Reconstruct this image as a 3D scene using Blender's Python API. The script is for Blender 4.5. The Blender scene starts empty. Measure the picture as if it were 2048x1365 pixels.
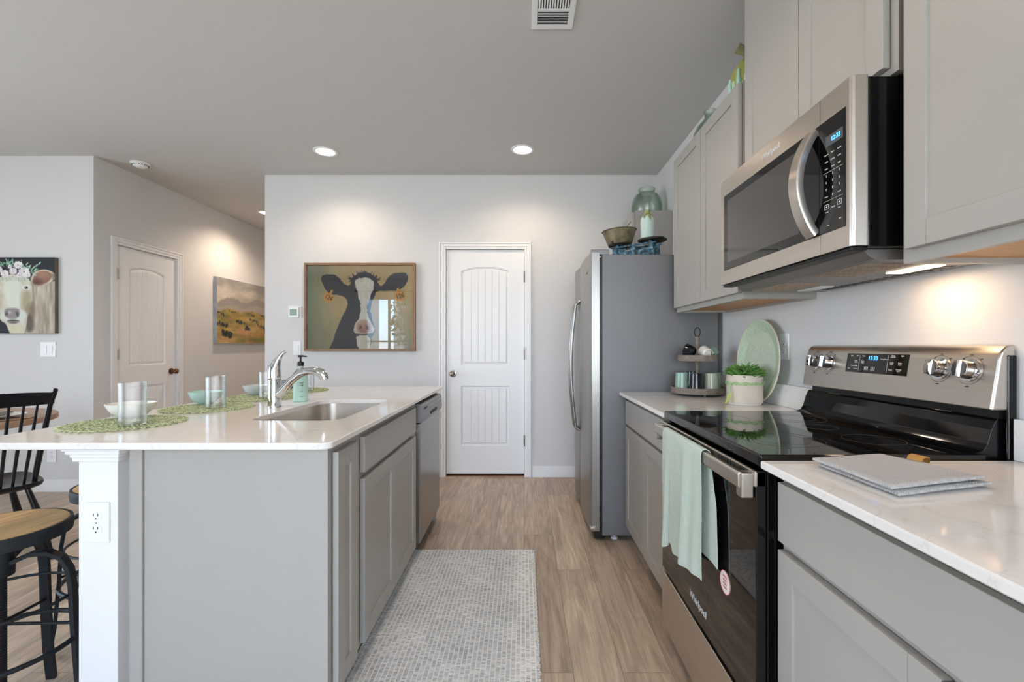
import bpy, bmesh, math, random
import numpy as np
from mathutils import Vector, Matrix
PI = math.pi
SC = bpy.context.scene
COL = SC.collection
random.seed(7)
# ------------------------------------------------------------------ camera, world, exposure
cam = bpy.data.objects.new('camera', bpy.data.cameras.new('camera'))
COL.objects.link(cam); SC.camera = cam
cam.location = (0, 0, 1.195); cam.rotation_euler = (PI/2, 0, 0)
cam.data.sensor_width = 36; cam.data.lens = 36*915/2048
cam.data.shift_x = -24/2048; cam.data.shift_y = 9.5/2048
cam.data.clip_start = 0.02; cam.data.clip_end = 200
SC.view_settings.view_transform = 'Standard'
try: SC.view_settings.look = 'None'
except Exception: pass
SC.view_settings.gamma = 1.0
SC.view_settings.use_curve_mapping = False
SC.view_settings.exposure = 0.50
W = bpy.data.worlds.new('sky'); SC.world = W; W.use_nodes = True
nt = W.node_tree; bg = nt.nodes['Background']
sky = nt.nodes.new('ShaderNodeTexSky'); sky.sky_type = 'HOSEK_WILKIE'; sky.sun_direction = (0.3, 0.5, 0.8); sky.turbidity = 4
nt.links.new(sky.outputs[0], bg.inputs[0]); bg.inputs[1].default_value = 24.0

def area(name, loc, rot, sx, sy, power, color):
    l = bpy.data.lights.new(name, 'AREA'); l.shape = 'RECTANGLE'; l.size = sx; l.size_y = sy
    l.energy = power; l.color = color
    o = bpy.data.objects.new(name, l); COL.objects.link(o); o.location = loc; o.rotation_euler = rot
    return o
# daylight entering through the windows behind and to the left of the camera
area('daylight_rear', (-0.25, -2.52, 1.40), (-PI/2-0.22, 0, PI), 2.7, 1.9, 64, (0.97, 0.985, 1.0))
area('daylight_left', (-5.5, 0.9, 1.40), (0, -PI/2-0.25, 0), 1.9, 3.0, 58, (0.88, 0.95, 1.0))

# ------------------------------------------------------------------ materials
def srgb(c):
    if isinstance(c, str):
        c = tuple(int(c[i:i+2], 16)/255 for i in (0, 2, 4))
    return tuple(x/12.92 if x <= 0.04045 else ((x+0.055)/1.055)**2.4 for x in c)
MATS = {}
def mat(name, col, rough=0.5, metal=0.0, var=0.03, scale=8.0, bump=0.0, bscale=60.0, aniso=0.0, spec=0.5,
        trans=0.0, ior=1.45, stretch=(1,1,1), emit=None, estr=0.0, coat=0.0, alpha=1.0, sheen=0.0):
    m = bpy.data.materials.new(name); m.use_nodes = True
    t = m.node_tree; p = t.nodes['Principled BSDF']; L = t.links
    c = srgb(col)
    tc = t.nodes.new('ShaderNodeTexCoord'); mp = t.nodes.new('ShaderNodeMapping')
    mp.inputs['Scale'].default_value = stretch
    L.new(tc.outputs['Object'], mp.inputs[0])
    if var > 0:
        n = t.nodes.new('ShaderNodeTexNoise'); n.inputs['Scale'].default_value = scale; n.inputs['Detail'].default_value = 4
        L.new(mp.outputs[0], n.inputs['Vector'])
        r = t.nodes.new('ShaderNodeMapRange'); r.inputs[1].default_value = 0.3; r.inputs[2].default_value = 0.7
        r.inputs[3].default_value = 1-var; r.inputs[4].default_value = 1+var
        L.new(n.outputs['Fac'], r.inputs[0])
        mx = t.nodes.new('ShaderNodeVectorMath'); mx.operation = 'SCALE'; mx.inputs[0].default_value = c
        L.new(r.outputs[0], mx.inputs['Scale']); L.new(mx.outputs[0], p.inputs['Base Color'])
    else:
        p.inputs['Base Color'].default_value = (*c, 1)
    p.inputs['Roughness'].default_value = rough; p.inputs['Metallic'].default_value = metal
    p.inputs['Specular IOR Level'].default_value = spec
    p.inputs['Anisotropic'].default_value = aniso
    p.inputs['Transmission Weight'].default_value = trans; p.inputs['IOR'].default_value = ior
    p.inputs['Coat Weight'].default_value = coat; p.inputs['Alpha'].default_value = alpha
    p.inputs['Sheen Weight'].default_value = sheen
    if emit:
        p.inputs['Emission Color'].default_value = (*srgb(emit), 1); p.inputs['Emission Strength'].default_value = estr
    if bump > 0:
        n2 = t.nodes.new('ShaderNodeTexNoise'); n2.inputs['Scale'].default_value = bscale; n2.inputs['Detail'].default_value = 3
        L.new(mp.outputs[0], n2.inputs['Vector'])
        b = t.nodes.new('ShaderNodeBump'); b.inputs['Strength'].default_value = bump; b.inputs['Distance'].default_value = 0.002
        L.new(n2.outputs['Fac'], b.inputs['Height']); L.new(b.outputs[0], p.inputs['Normal'])
    MATS[name] = m
    return m
wall_m = mat('wall_paint', 'd3d1d0', 0.85, var=0.008, bump=0.12, bscale=250)
ceil_m = mat('ceiling_paint', 'c8c6c4', 0.95, var=0.008, bump=0.08, bscale=200)
trim_m = mat('white_trim_paint', 'e6e5e5', 0.35, var=0.006)
cab_m = mat('grey_cabinet_paint', 'a7a39d', 0.38, var=0.012)
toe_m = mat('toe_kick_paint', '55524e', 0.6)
wood_under = mat('maple_underside', 'c9935a', 0.45, var=0.10, scale=10, stretch=(1, 12, 1))
steel_m = mat('brushed_stainless', 'cbc3b9', 0.32, 1.0, var=0.03, scale=90, stretch=(1, 0.03, 1), aniso=0.6)
steel_v = mat('brushed_stainless_upright', 'a19e9a', 0.36, 1.0, var=0.03, scale=90, stretch=(1, 1, 0.03), aniso=0.5)
chrome_m = mat('polished_chrome', 'd8d8d8', 0.06, 1.0, var=0.01)
nickel_m = mat('brushed_nickel', '9a948c', 0.25, 1.0)
bronze_m = mat('dark_bronze', '7d6048', 0.25, 1.0)
fridge_side = mat('textured_grey_steel', '767678', 0.42, 0.25, var=0.03, scale=200, bump=0.25, bscale=400)
black_glass = mat('black_glass', '060607', 0.03, var=0.05, spec=0.6)
black_enamel = mat('black_enamel', '09090b', 0.07, var=0.05)
black_plastic = mat('black_plastic', '121214', 0.4, var=0.05)
grey_plastic = mat('grey_plastic', '86878a', 0.35, 0.3)
white_plastic = mat('white_plastic', 'e9e9ea', 0.35, var=0.005)
slot_m = mat('dark_slot', '2a2826', 0.6)
white_ink = mat('white_print', 'd8d8d8', 0.5, var=0.01)
dark_ink = mat('dark_print', '3c3a38', 0.5, var=0.01)
badge_m = mat('silver_badge', 'dadada', 0.35, 0.2, var=0.01)
blue_led = mat('blue_digits', '3aa0ff', 0.5, emit='3c9cff', estr=3.0, var=0)
mint_glaze = mat('mint_glaze', 'afcabf', 0.2, var=0.04)
cream_glaze = mat('cream_glaze', 'e0ddd3', 0.25, var=0.03)
palegrey_glaze = mat('pale_grey_glaze', 'c3c8c2', 0.22, var=0.03)
slate_glaze = mat('slate_green_glaze', '7f9592', 0.22, var=0.04)
soap_m = mat('mint_soap', 'b6d8cc', 0.25, var=0.02)
strand_m = mat('green_paper_cord', 'b4bb93', 0.85, var=0.35, scale=60, bump=0.3, bscale=300)
towel_m = None
blackwood = mat('black_painted_wood', '0f1014', 0.25, var=0.08)
blackiron = mat('black_cast_iron', '24272b', 0.5, 0.4, var=0.15, scale=30, bump=0.4, bscale=90)
leather_m = mat('tan_leather', 'b07f3e', 0.5, var=0.08)
pot_m = mat('washed_terracotta', 'c9beb0', 0.8, var=0.10, scale=14, bump=0.3, bscale=60)
leaf_m = mat('artificial_leaf_green', '5d8740', 0.45, var=0.50, scale=25)
cord_m = mat('pale_green_cord', '9fbf8b', 0.85, var=0.2, scale=120)
bead_m = mat('lime_bead', 'c3d44c', 0.4)
wood_grey = mat('weathered_grey_wood', '82766c', 0.75, var=0.28, scale=40, stretch=(1, 1, 6), bump=0.5, bscale=120)
green_mug = mat('jade_mug', '8aa898', 0.15, var=0.04)
black_mug = mat('black_mug', '17181f', 0.1, var=0.05)
sage_mug = mat('sage_mug', 'aeb6a6', 0.15, var=0.04)
white_mug = mat('white_mug', 'e6e2d8', 0.2, var=0.02)
blue_iron = mat('chipped_blue_paint', '5d8fa8', 0.55, var=0, bump=0.6, bscale=60)
def _chips(m):
    t = m.node_tree; N = t.nodes; L = t.links; p = N['Principled BSDF']; tc = N.new('ShaderNodeTexCoord')
    n = N.new('ShaderNodeTexNoise'); n.inputs['Scale'].default_value = 48; n.inputs['Detail'].default_value = 6; L.new(tc.outputs['Object'], n.inputs['Vector'])
    cr = N.new('ShaderNodeValToRGB'); e = cr.color_ramp.elements; e[0].position = 0.36; e[0].color = (*srgb('33261f'), 1); e[1].position = 0.72; e[1].color = (*srgb('9fb9bd'), 1)
    for q, c in ((0.46, '2b4a59'), (0.54, '466f83'), (0.64, '668c9b')): x = e.new(q); x.color = (*srgb(c), 1)
    L.new(n.outputs['Fac'], cr.inputs[0]); L.new(cr.outputs[0], p.inputs['Base Color'])
_chips(blue_iron)
rust_m = mat('rusty_tin', '7a6f58', 0.55, 0.5, var=0.40, scale=22, bump=0.4, bscale=50)
darkplate = mat('dark_iron_plate', '2d2722', 0.5, 0.4, var=0.2)
pump_body = mat('lime_glaze', 'a3a45a', 0.3, var=0.12, scale=12)
pump_drip = mat('pale_mint_drip', 'b9dccb', 0.3, var=0.03)
pump_stem = mat('dry_stem', '8f8a68', 0.8, var=0.25, bump=0.5)
frame_wood = mat('brown_frame_wood', '8a6a50', 0.6, var=0.16, scale=20, stretch=(1, 1, 1), bump=0.2)
curtain_m = mat('sheer_white_curtain', 'eef3f8', 0.8, var=0.02)
def _sheer(m):
    t = m.node_tree; N = t.nodes; L = t.links; p = N['Principled BSDF']; o = N['Material Output']
    tl = N.new('ShaderNodeBsdfTranslucent'); tl.inputs[0].default_value = (0.85, 0.9, 0.95, 1); x = N.new('ShaderNodeMixShader'); x.inputs[0].default_value = 0.65
    tp = N.new('ShaderNodeBsdfTransparent'); y = N.new('ShaderNodeMixShader'); y.inputs[0].default_value = 0.5
    L.new(p.outputs[0], x.inputs[1]); L.new(tl.outputs[0], x.inputs[2]); L.new(x.outputs[0], y.inputs[1]); L.new(tp.outputs[0], y.inputs[2]); L.new(y.outputs[0], o.inputs[0])
_sheer(curtain_m)
treeleaf_m = mat('tree_leaf', '5c8a3c', 0.6, var=0.35, scale=3)
grass_m = mat('lawn', '6d8c4a', 0.9, var=0.25, scale=4)
porcelain = mat('white_porcelain', 'ecebe6', 0.15, var=0.01)
sticker_m = mat('sticker_paper', 'e8ddd8', 0.6, var=0.02)
sticker_red = mat('sticker_red', 'c0444a', 0.6, var=0.02)
orange_gap = mat('brown_threshold', '7b5236', 0.6, var=0.1)
display_m = mat('grey_display', '4d5358', 0.25, var=0.02)
lcd_m = mat('green_lcd', '8fa79b', 0.3, var=0.02)
lamp_m = mat('lit_lens', 'ffffff', 0.5, emit='ffe9cf', estr=9.0, var=0)
hoodlamp_m = mat('lit_hood_lens', 'ffffff', 0.5, emit='ffdfae', estr=3.5, var=0)
candle_m = mat('beige_wax', 'c9bda4', 0.6, var=0.03)

def nodes(m): return m.node_tree, m.node_tree.nodes, m.node_tree.links, m.node_tree.nodes['Principled BSDF']
def make_floor():
    m = mat('oak_plank_floor', 'a38c76', 0.42, var=0)
    t, N, L, p = nodes(m)
    tc = N.new('ShaderNodeTexCoord'); mp = N.new('ShaderNodeMapping')
    mp.inputs['Rotation'].default_value = (0, 0, PI/2); L.new(tc.outputs['Object'], mp.inputs[0])
    br = N.new('ShaderNodeTexBrick'); L.new(mp.outputs[0], br.inputs['Vector'])
    br.inputs['Scale'].default_value = 1; br.inputs['Brick Width'].default_value = 1.22; br.inputs['Row Height'].default_value = 0.18
    br.inputs['Mortar Size'].default_value = 0.0012; br.inputs['Mortar Smooth'].default_value = 0.2
    br.inputs['Color1'].default_value = (0, 0, 0, 1); br.inputs['Color2'].default_value = (1, 1, 1, 1); br.inputs['Mortar'].default_value = (0, 0, 0, 1)
    br.offset = 0.37; br.offset_frequency = 2
    # plank tone
    cr = N.new('ShaderNodeValToRGB'); L.new(br.outputs['Color'], cr.inputs[0])
    e = cr.color_ramp.elements
    e[0].position = 0; e[0].color = (*srgb('ad9a87'), 1); e[1].position = 1; e[1].color = (*srgb('c6b39d'), 1)
    x = e.new(0.5); x.color = (*srgb('baa692'), 1)
    # per plank shift of the grain
    sh = N.new('ShaderNodeVectorMath'); sh.operation = 'SCALE'; sh.inputs['Scale'].default_value = 7.3
    L.new(br.outputs['Color'], sh.inputs[0])
    ad = N.new('ShaderNodeVectorMath'); ad.operation = 'ADD'; L.new(tc.outputs['Object'], ad.inputs[0]); L.new(sh.outputs[0], ad.inputs[1])
    m2 = N.new('ShaderNodeMapping'); m2.inputs['Scale'].default_value = (9, 1.0, 1); L.new(ad.outputs[0], m2.inputs[0])
    n = N.new('ShaderNodeTexNoise'); n.inputs['Scale'].default_value = 2.2; n.inputs['Detail'].default_value = 8; n.inputs['Roughness'].default_value = 0.62
    n.inputs['Distortion'].default_value = 1.2
    L.new(m2.outputs[0], n.inputs['Vector'])
    m3 = N.new('ShaderNodeMapping'); m3.inputs['Scale'].default_value = (60, 2.0, 1); L.new(ad.outputs[0], m3.inputs[0])
    n3 = N.new('ShaderNodeTexNoise'); n3.inputs['Scale'].default_value = 2; n3.inputs['Detail'].default_value = 5; L.new(m3.outputs[0], n3.inputs['Vector'])
    g = N.new('ShaderNodeMapRange'); g.inputs[1].default_value = 0.32; g.inputs[2].default_value = 0.68; g.inputs[3].default_value = 0.68; g.inputs[4].default_value = 1.24
    L.new(n.outputs['Fac'], g.inputs[0])
    g3 = N.new('ShaderNodeMapRange'); g3.inputs[1].default_value = 0.3; g3.inputs[2].default_value = 0.7; g3.inputs[3].default_value = 0.82; g3.inputs[4].default_value = 1.12
    L.new(n3.outputs['Fac'], g3.inputs[0])
    mu = N.new('ShaderNodeMath'); mu.operation = 'MULTIPLY'; L.new(g.outputs[0], mu.inputs[0]); L.new(g3.outputs[0], mu.inputs[1])
    mo = N.new('ShaderNodeMapRange'); mo.inputs[3].default_value = 1.0; mo.inputs[4].default_value = 0.55; L.new(br.outputs['Fac'], mo.inputs[0])
    mu2 = N.new('ShaderNodeMath'); mu2.operation = 'MULTIPLY'; L.new(mu.outputs[0], mu2.inputs[0]); L.new(mo.outputs[0], mu2.inputs[1])
    vs = N.new('ShaderNodeVectorMath'); vs.operation = 'SCALE'; L.new(cr.outputs[0], vs.inputs[0]); L.new(mu2.outputs[0], vs.inputs['Scale'])
    L.new(vs.outputs[0], p.inputs['Base Color'])
    b = N.new('ShaderNodeBump'); b.inputs['Strength'].default_value = 0.15; b.inputs['Distance'].default_value = 0.002
    L.new(mu2.outputs[0], b.inputs['Height']); L.new(b.outputs[0], p.inputs['Normal'])
    return m
floor_m = make_floor()
def make_quartz():
    m = mat('white_quartz', 'dedad6', 0.09, var=0)
    t, N, L, p = nodes(m)
    tc = N.new('ShaderNodeTexCoord')
    n = N.new('ShaderNodeTexNoise'); n.inputs['Scale'].default_value = 5; n.inputs['Detail'].default_value = 9; n.inputs['Distortion'].default_value = 1.6
    L.new(tc.outputs['Object'], n.inputs['Vector'])
    cr = N.new('ShaderNodeValToRGB'); e = cr.color_ramp.elements
    e[0].position = 0.485; e[0].color = (*srgb('e6e2de'), 1); e[1].position = 0.515; e[1].color = (*srgb('e5e1dd'), 1)
    x = e.new(0.5); x.color = (*srgb('dcd7d3'), 1)
    L.new(n.outputs['Fac'], cr.inputs[0]); L.new(cr.outputs[0], p.inputs['Base Color'])
    return m
quartz_m = make_quartz()
def make_rug():
    m = mat('woven_wool', 'b5b6b6', 0.95, var=0)
    t, N, L, p = nodes(m)
    tc = N.new('ShaderNodeTexCoord'); mp = N.new('ShaderNodeMapping'); mp.inputs['Rotation'].default_value = (0, 0, PI/2)
    L.new(tc.outputs['Object'], mp.inputs[0])
    br = N.new('ShaderNodeTexBrick'); L.new(mp.outputs[0], br.inputs['Vector']); br.inputs['Scale'].default_value = 1
    br.inputs['Brick Width'].default_value = 0.0075; br.inputs['Row Height'].default_value = 0.0185
    br.inputs['Mortar Size'].default_value = 0.0010; br.inputs['Mortar Smooth'].default_value = 0.8
    br.inputs['Color1'].default_value = (*srgb('b4b7b8'), 1); br.inputs['Color2'].default_value = (*srgb('f2f1ef'), 1); br.inputs['Mortar'].default_value = (*srgb('dcdad7'), 1)
    n = N.new('ShaderNodeTexNoise'); n.inputs['Scale'].default_value = 160; n.inputs['Detail'].default_value = 3; L.new(tc.outputs['Object'], n.inputs['Vector'])
    n2 = N.new('ShaderNodeTexNoise'); n2.inputs['Scale'].default_value = 5; n2.inputs['Detail'].default_value = 3; L.new(tc.outputs['Object'], n2.inputs['Vector'])
    a = N.new('ShaderNodeMath'); a.operation = 'ADD'; L.new(n.outputs['Fac'], a.inputs[0]); L.new(n2.outputs['Fac'], a.inputs[1])
    g = N.new('ShaderNodeMapRange'); g.inputs[1].default_value = 0.7; g.inputs[2].default_value = 1.3; g.inputs[3].default_value = 0.72; g.inputs[4].default_value = 1.2
    L.new(a.outputs[0], g.inputs[0])
    # cream stitch lines running along the runner
    sx = N.new('ShaderNodeSeparateXYZ'); L.new(tc.outputs['Object'], sx.inputs[0])
    md = N.new('ShaderNodeMath'); md.operation = 'PINGPONG'; md.inputs[1].default_value = 0.0185/2; L.new(sx.outputs['X'], md.inputs[0])
    ln = N.new('ShaderNodeMapRange'); ln.inputs[1].default_value = 0.0014; ln.inputs[2].default_value = 0.0030; ln.inputs[3].default_value = 1; ln.inputs[4].default_value = 0
    L.new(md.outputs[0], ln.inputs[0])
    vs = N.new('ShaderNodeVectorMath'); vs.operation = 'SCALE'; L.new(br.outputs['Color'], vs.inputs[0]); L.new(g.outputs[0], vs.inputs['Scale'])
    mx = N.new('ShaderNodeMix'); mx.data_type = 'RGBA'; L.new(ln.outputs[0], mx.inputs['Factor']); L.new(vs.outputs[0], mx.inputs['A'])
    mx.inputs['B'].default_value = (*srgb('f6f4f1'), 1)
    L.new(mx.outputs['Result'], p.inputs['Base Color'])
    h = N.new('ShaderNodeMath'); h.operation = 'SUBTRACT'; L.new(n.outputs['Fac'], h.inputs[0]); L.new(br.outputs['Fac'], h.inputs[1])
    b = N.new('ShaderNodeBump'); b.inputs['Strength'].default_value = 0.55; b.inputs['Distance'].default_value = 0.003
    L.new(h.outputs[0], b.inputs['Height']); L.new(b.outputs[0], p.inputs['Normal'])
    return m
rug_m = make_rug()
def make_waffle(name, col, sc):
    m = mat(name, col, 0.9, var=0, sheen=0.2)
    t, N, L, p = nodes(m)
    tc = N.new('ShaderNodeTexCoord'); sx = N.new('ShaderNodeSeparateXYZ'); L.new(tc.outputs['Object'], sx.inputs[0])
    outs = []
    for ax in ('Y', 'Z'):
        pp = N.new('ShaderNodeMath'); pp.operation = 'PINGPONG'; pp.inputs[1].default_value = sc; L.new(sx.outputs[ax], pp.inputs[0])
        dv = N.new('ShaderNodeMath'); dv.operation = 'DIVIDE'; dv.inputs[1].default_value = sc; L.new(pp.outputs[0], dv.inputs[0]); outs.append(dv)
    mm = N.new('ShaderNodeMath'); mm.operation = 'MAXIMUM'; L.new(outs[0].outputs[0], mm.inputs[0]); L.new(outs[1].outputs[0], mm.inputs[1])
    g = N.new('ShaderNodeMapRange'); g.inputs[3].default_value = 0.82; g.inputs[4].default_value = 1.1; L.new(mm.outputs[0], g.inputs[0])
    vs = N.new('ShaderNodeVectorMath'); vs.operation = 'SCALE'; vs.inputs[0].default_value = srgb(col); L.new(g.outputs[0], vs.inputs['Scale'])
    L.new(vs.outputs[0], p.inputs['Base Color'])
    b = N.new('ShaderNodeBump'); b.inputs['Strength'].default_value = 0.8; b.inputs['Distance'].default_value = 0.002
    L.new(mm.outputs[0], b.inputs['Height']); L.new(b.outputs[0], p.inputs['Normal'])
    return m
greyheather = make_waffle('grey_knit', 'b3b0ae', 0.0030)
for n_ in greyheather.node_tree.nodes:
    if n_.type == 'SEPXYZ':
        for l_ in list(n_.outputs['Z'].links): q_ = l_.to_socket; greyheather.node_tree.links.new(n_.outputs['X'], q_)
towel_m = make_waffle('mint_waffle_cotton', 'c2cfc3', 0.0026)
def make_wood(name, c1, c2, stretch, scale=6):
    m = mat(name, c1, 0.4, var=0)
    t, N, L, p = nodes(m)
    tc = N.new('ShaderNodeTexCoord'); mp = N.new('ShaderNodeMapping'); mp.inputs['Scale'].default_value = stretch; L.new(tc.outputs['Object'], mp.inputs[0])
    n = N.new('ShaderNodeTexNoise'); n.inputs['Scale'].default_value = scale; n.inputs['Detail'].default_value = 7; n.inputs['Distortion'].default_value = 0.8; L.new(mp.outputs[0], n.inputs['Vector'])
    cr = N.new('ShaderNodeValToRGB'); e = cr.color_ramp.elements; e[0].position = 0.3; e[1].position = 0.7
    e[0].color = (*srgb(c1), 1); e[1].color = (*srgb(c2), 1); L.new(n.outputs['Fac'], cr.inputs[0]); L.new(cr.outputs[0], p.inputs['Base Color'])
    return m
stoolwood = make_wood('honey_oak', 'a57f4c', 'cfa96f', (8, 1, 1))
tablewood = make_wood('reclaimed_oak', '8d6f55', 'b4957a', (6, 1, 1))
def make_mix_glass(name, fac, tint='ffffff', cap=1.0):
    m = bpy.data.materials.new(name); m.use_nodes = True; t = m.node_tree; N = t.nodes; L = t.links
    N.remove(N['Principled BSDF']); out = N['Material Output']
    a = N.new('ShaderNodeBsdfTransparent'); a.inputs[0].default_value = (*srgb(tint), 1)
    b = N.new('ShaderNodeBsdfGlossy'); b.inputs['Roughness'].default_value = 0.01
    f = N.new('ShaderNodeFresnel'); f.inputs[0].default_value = 1.5
    ad = N.new('ShaderNodeMath'); ad.operation = 'ADD'; ad.inputs[1].default_value = fac; L.new(f.outputs[0], ad.inputs[0])
    x = N.new('ShaderNodeMixShader'); mn = N.new('ShaderNodeMath'); mn.operation = 'MINIMUM'; mn.inputs[1].default_value = cap; L.new(ad.outputs[0], mn.inputs[0]); L.new(mn.outputs[0], x.inputs[0]); L.new(a.outputs[0], x.inputs[1]); L.new(b.outputs[0], x.inputs[2]); L.new(x.outputs[0], out.inputs[0])
    return m
def make_vessel(name, tint, edge):
    m = make_mix_glass(name, 0.02, tint, 0.30); t = m.node_tree; N = t.nodes; L = t.links
    tr = [n for n in N if n.type == 'BSDF_TRANSPARENT'][0]
    lw = N.new('ShaderNodeLayerWeight'); lw.inputs[0].default_value = 0.35
    nz = N.new('ShaderNodeTexNoise'); nz.inputs['Scale'].default_value = 70; b = N.new('ShaderNodeBump'); b.inputs['Strength'].default_value = 0.25; b.inputs['Distance'].default_value = 0.003
    L.new(nz.outputs['Fac'], b.inputs['Height'])
    for n in N:
        if n.type == 'BSDF_GLOSSY': L.new(b.outputs[0], n.inputs['Normal']); n.inputs['Roughness'].default_value = 0.05
    mx = N.new('ShaderNodeMix'); mx.data_type = 'RGBA'; L.new(lw.outputs['Facing'], mx.inputs['Factor'])
    mx.inputs['A'].default_value = (*srgb(tint), 1); mx.inputs['B'].default_value = (*srgb(edge), 1); L.new(mx.outputs['Result'], tr.inputs[0])
    return m
glass_m = make_vessel('clear_glass', 'ffffff', 'd6dcda')
green_glass = make_vessel('green_tinted_glass', 'f6fbf8', 'c3d8cb')
pane_m = make_mix_glass('window_pane', 0.02)
picglass_m = make_mix_glass('picture_glass', 0.05)
def make_bottle():
    m = mat('drip_glazed_bottle', 'c5d6cf', 0.15, var=0)
    t, N, L, p = nodes(m)
    tc = N.new('ShaderNodeTexCoord'); sx = N.new('ShaderNodeSeparateXYZ'); L.new(tc.outputs['Object'], sx.inputs[0])
    mp = N.new('ShaderNodeMapping'); mp.inputs['Scale'].default_value = (60, 60, 6); L.new(tc.outputs['Object'], mp.inputs[0])
    n = N.new('ShaderNodeTexNoise'); n.inputs['Scale'].default_value = 1; n.inputs['Detail'].default_value = 3; L.new(mp.outputs[0], n.inputs['Vector'])
    ml = N.new('ShaderNodeMath'); ml.operation = 'MULTIPLY'; ml.inputs[1].default_value = 0.16; L.new(n.outputs['Fac'], ml.inputs[0])
    ad = N.new('ShaderNodeMath'); ad.operation = 'ADD'; L.new(sx.outputs['Z'], ad.inputs[0]); L.new(ml.outputs[0], ad.inputs[1])
    cr = N.new('ShaderNodeMapRange'); cr.inputs[1].default_value = 0.215; cr.inputs[2].default_value = 0.232; L.new(ad.outputs[0], cr.inputs[0])
    mx = N.new('ShaderNodeMix'); mx.data_type = 'RGBA'; L.new(cr.outputs[0], mx.inputs['Factor'])
    mx.inputs['A'].default_value = (*srgb('c8dad3'), 1); mx.inputs['B'].default_value = (*srgb('93995a'), 1)
    L.new(mx.outputs['Result'], p.inputs['Base Color'])
    return m
bottle_m = make_bottle()
def make_attr(name, rough=0.5):
    m = mat(name, 'ffffff', rough, var=0); t, N, L, p = nodes(m)
    a = N.new('ShaderNodeAttribute'); a.attribute_name = 'Col'; L.new(a.outputs['Color'], p.inputs['Base Color'])
    n = N.new('ShaderNodeTexNoise'); n.inputs['Scale'].default_value = 120; b = N.new('ShaderNodeBump'); b.inputs['Strength'].default_value = 0.15
    L.new(n.outputs['Fac'], b.inputs['Height']); L.new(b.outputs[0], p.inputs['Normal'])
    return m
paint_m = make_attr('painted_print', 0.6)

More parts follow.
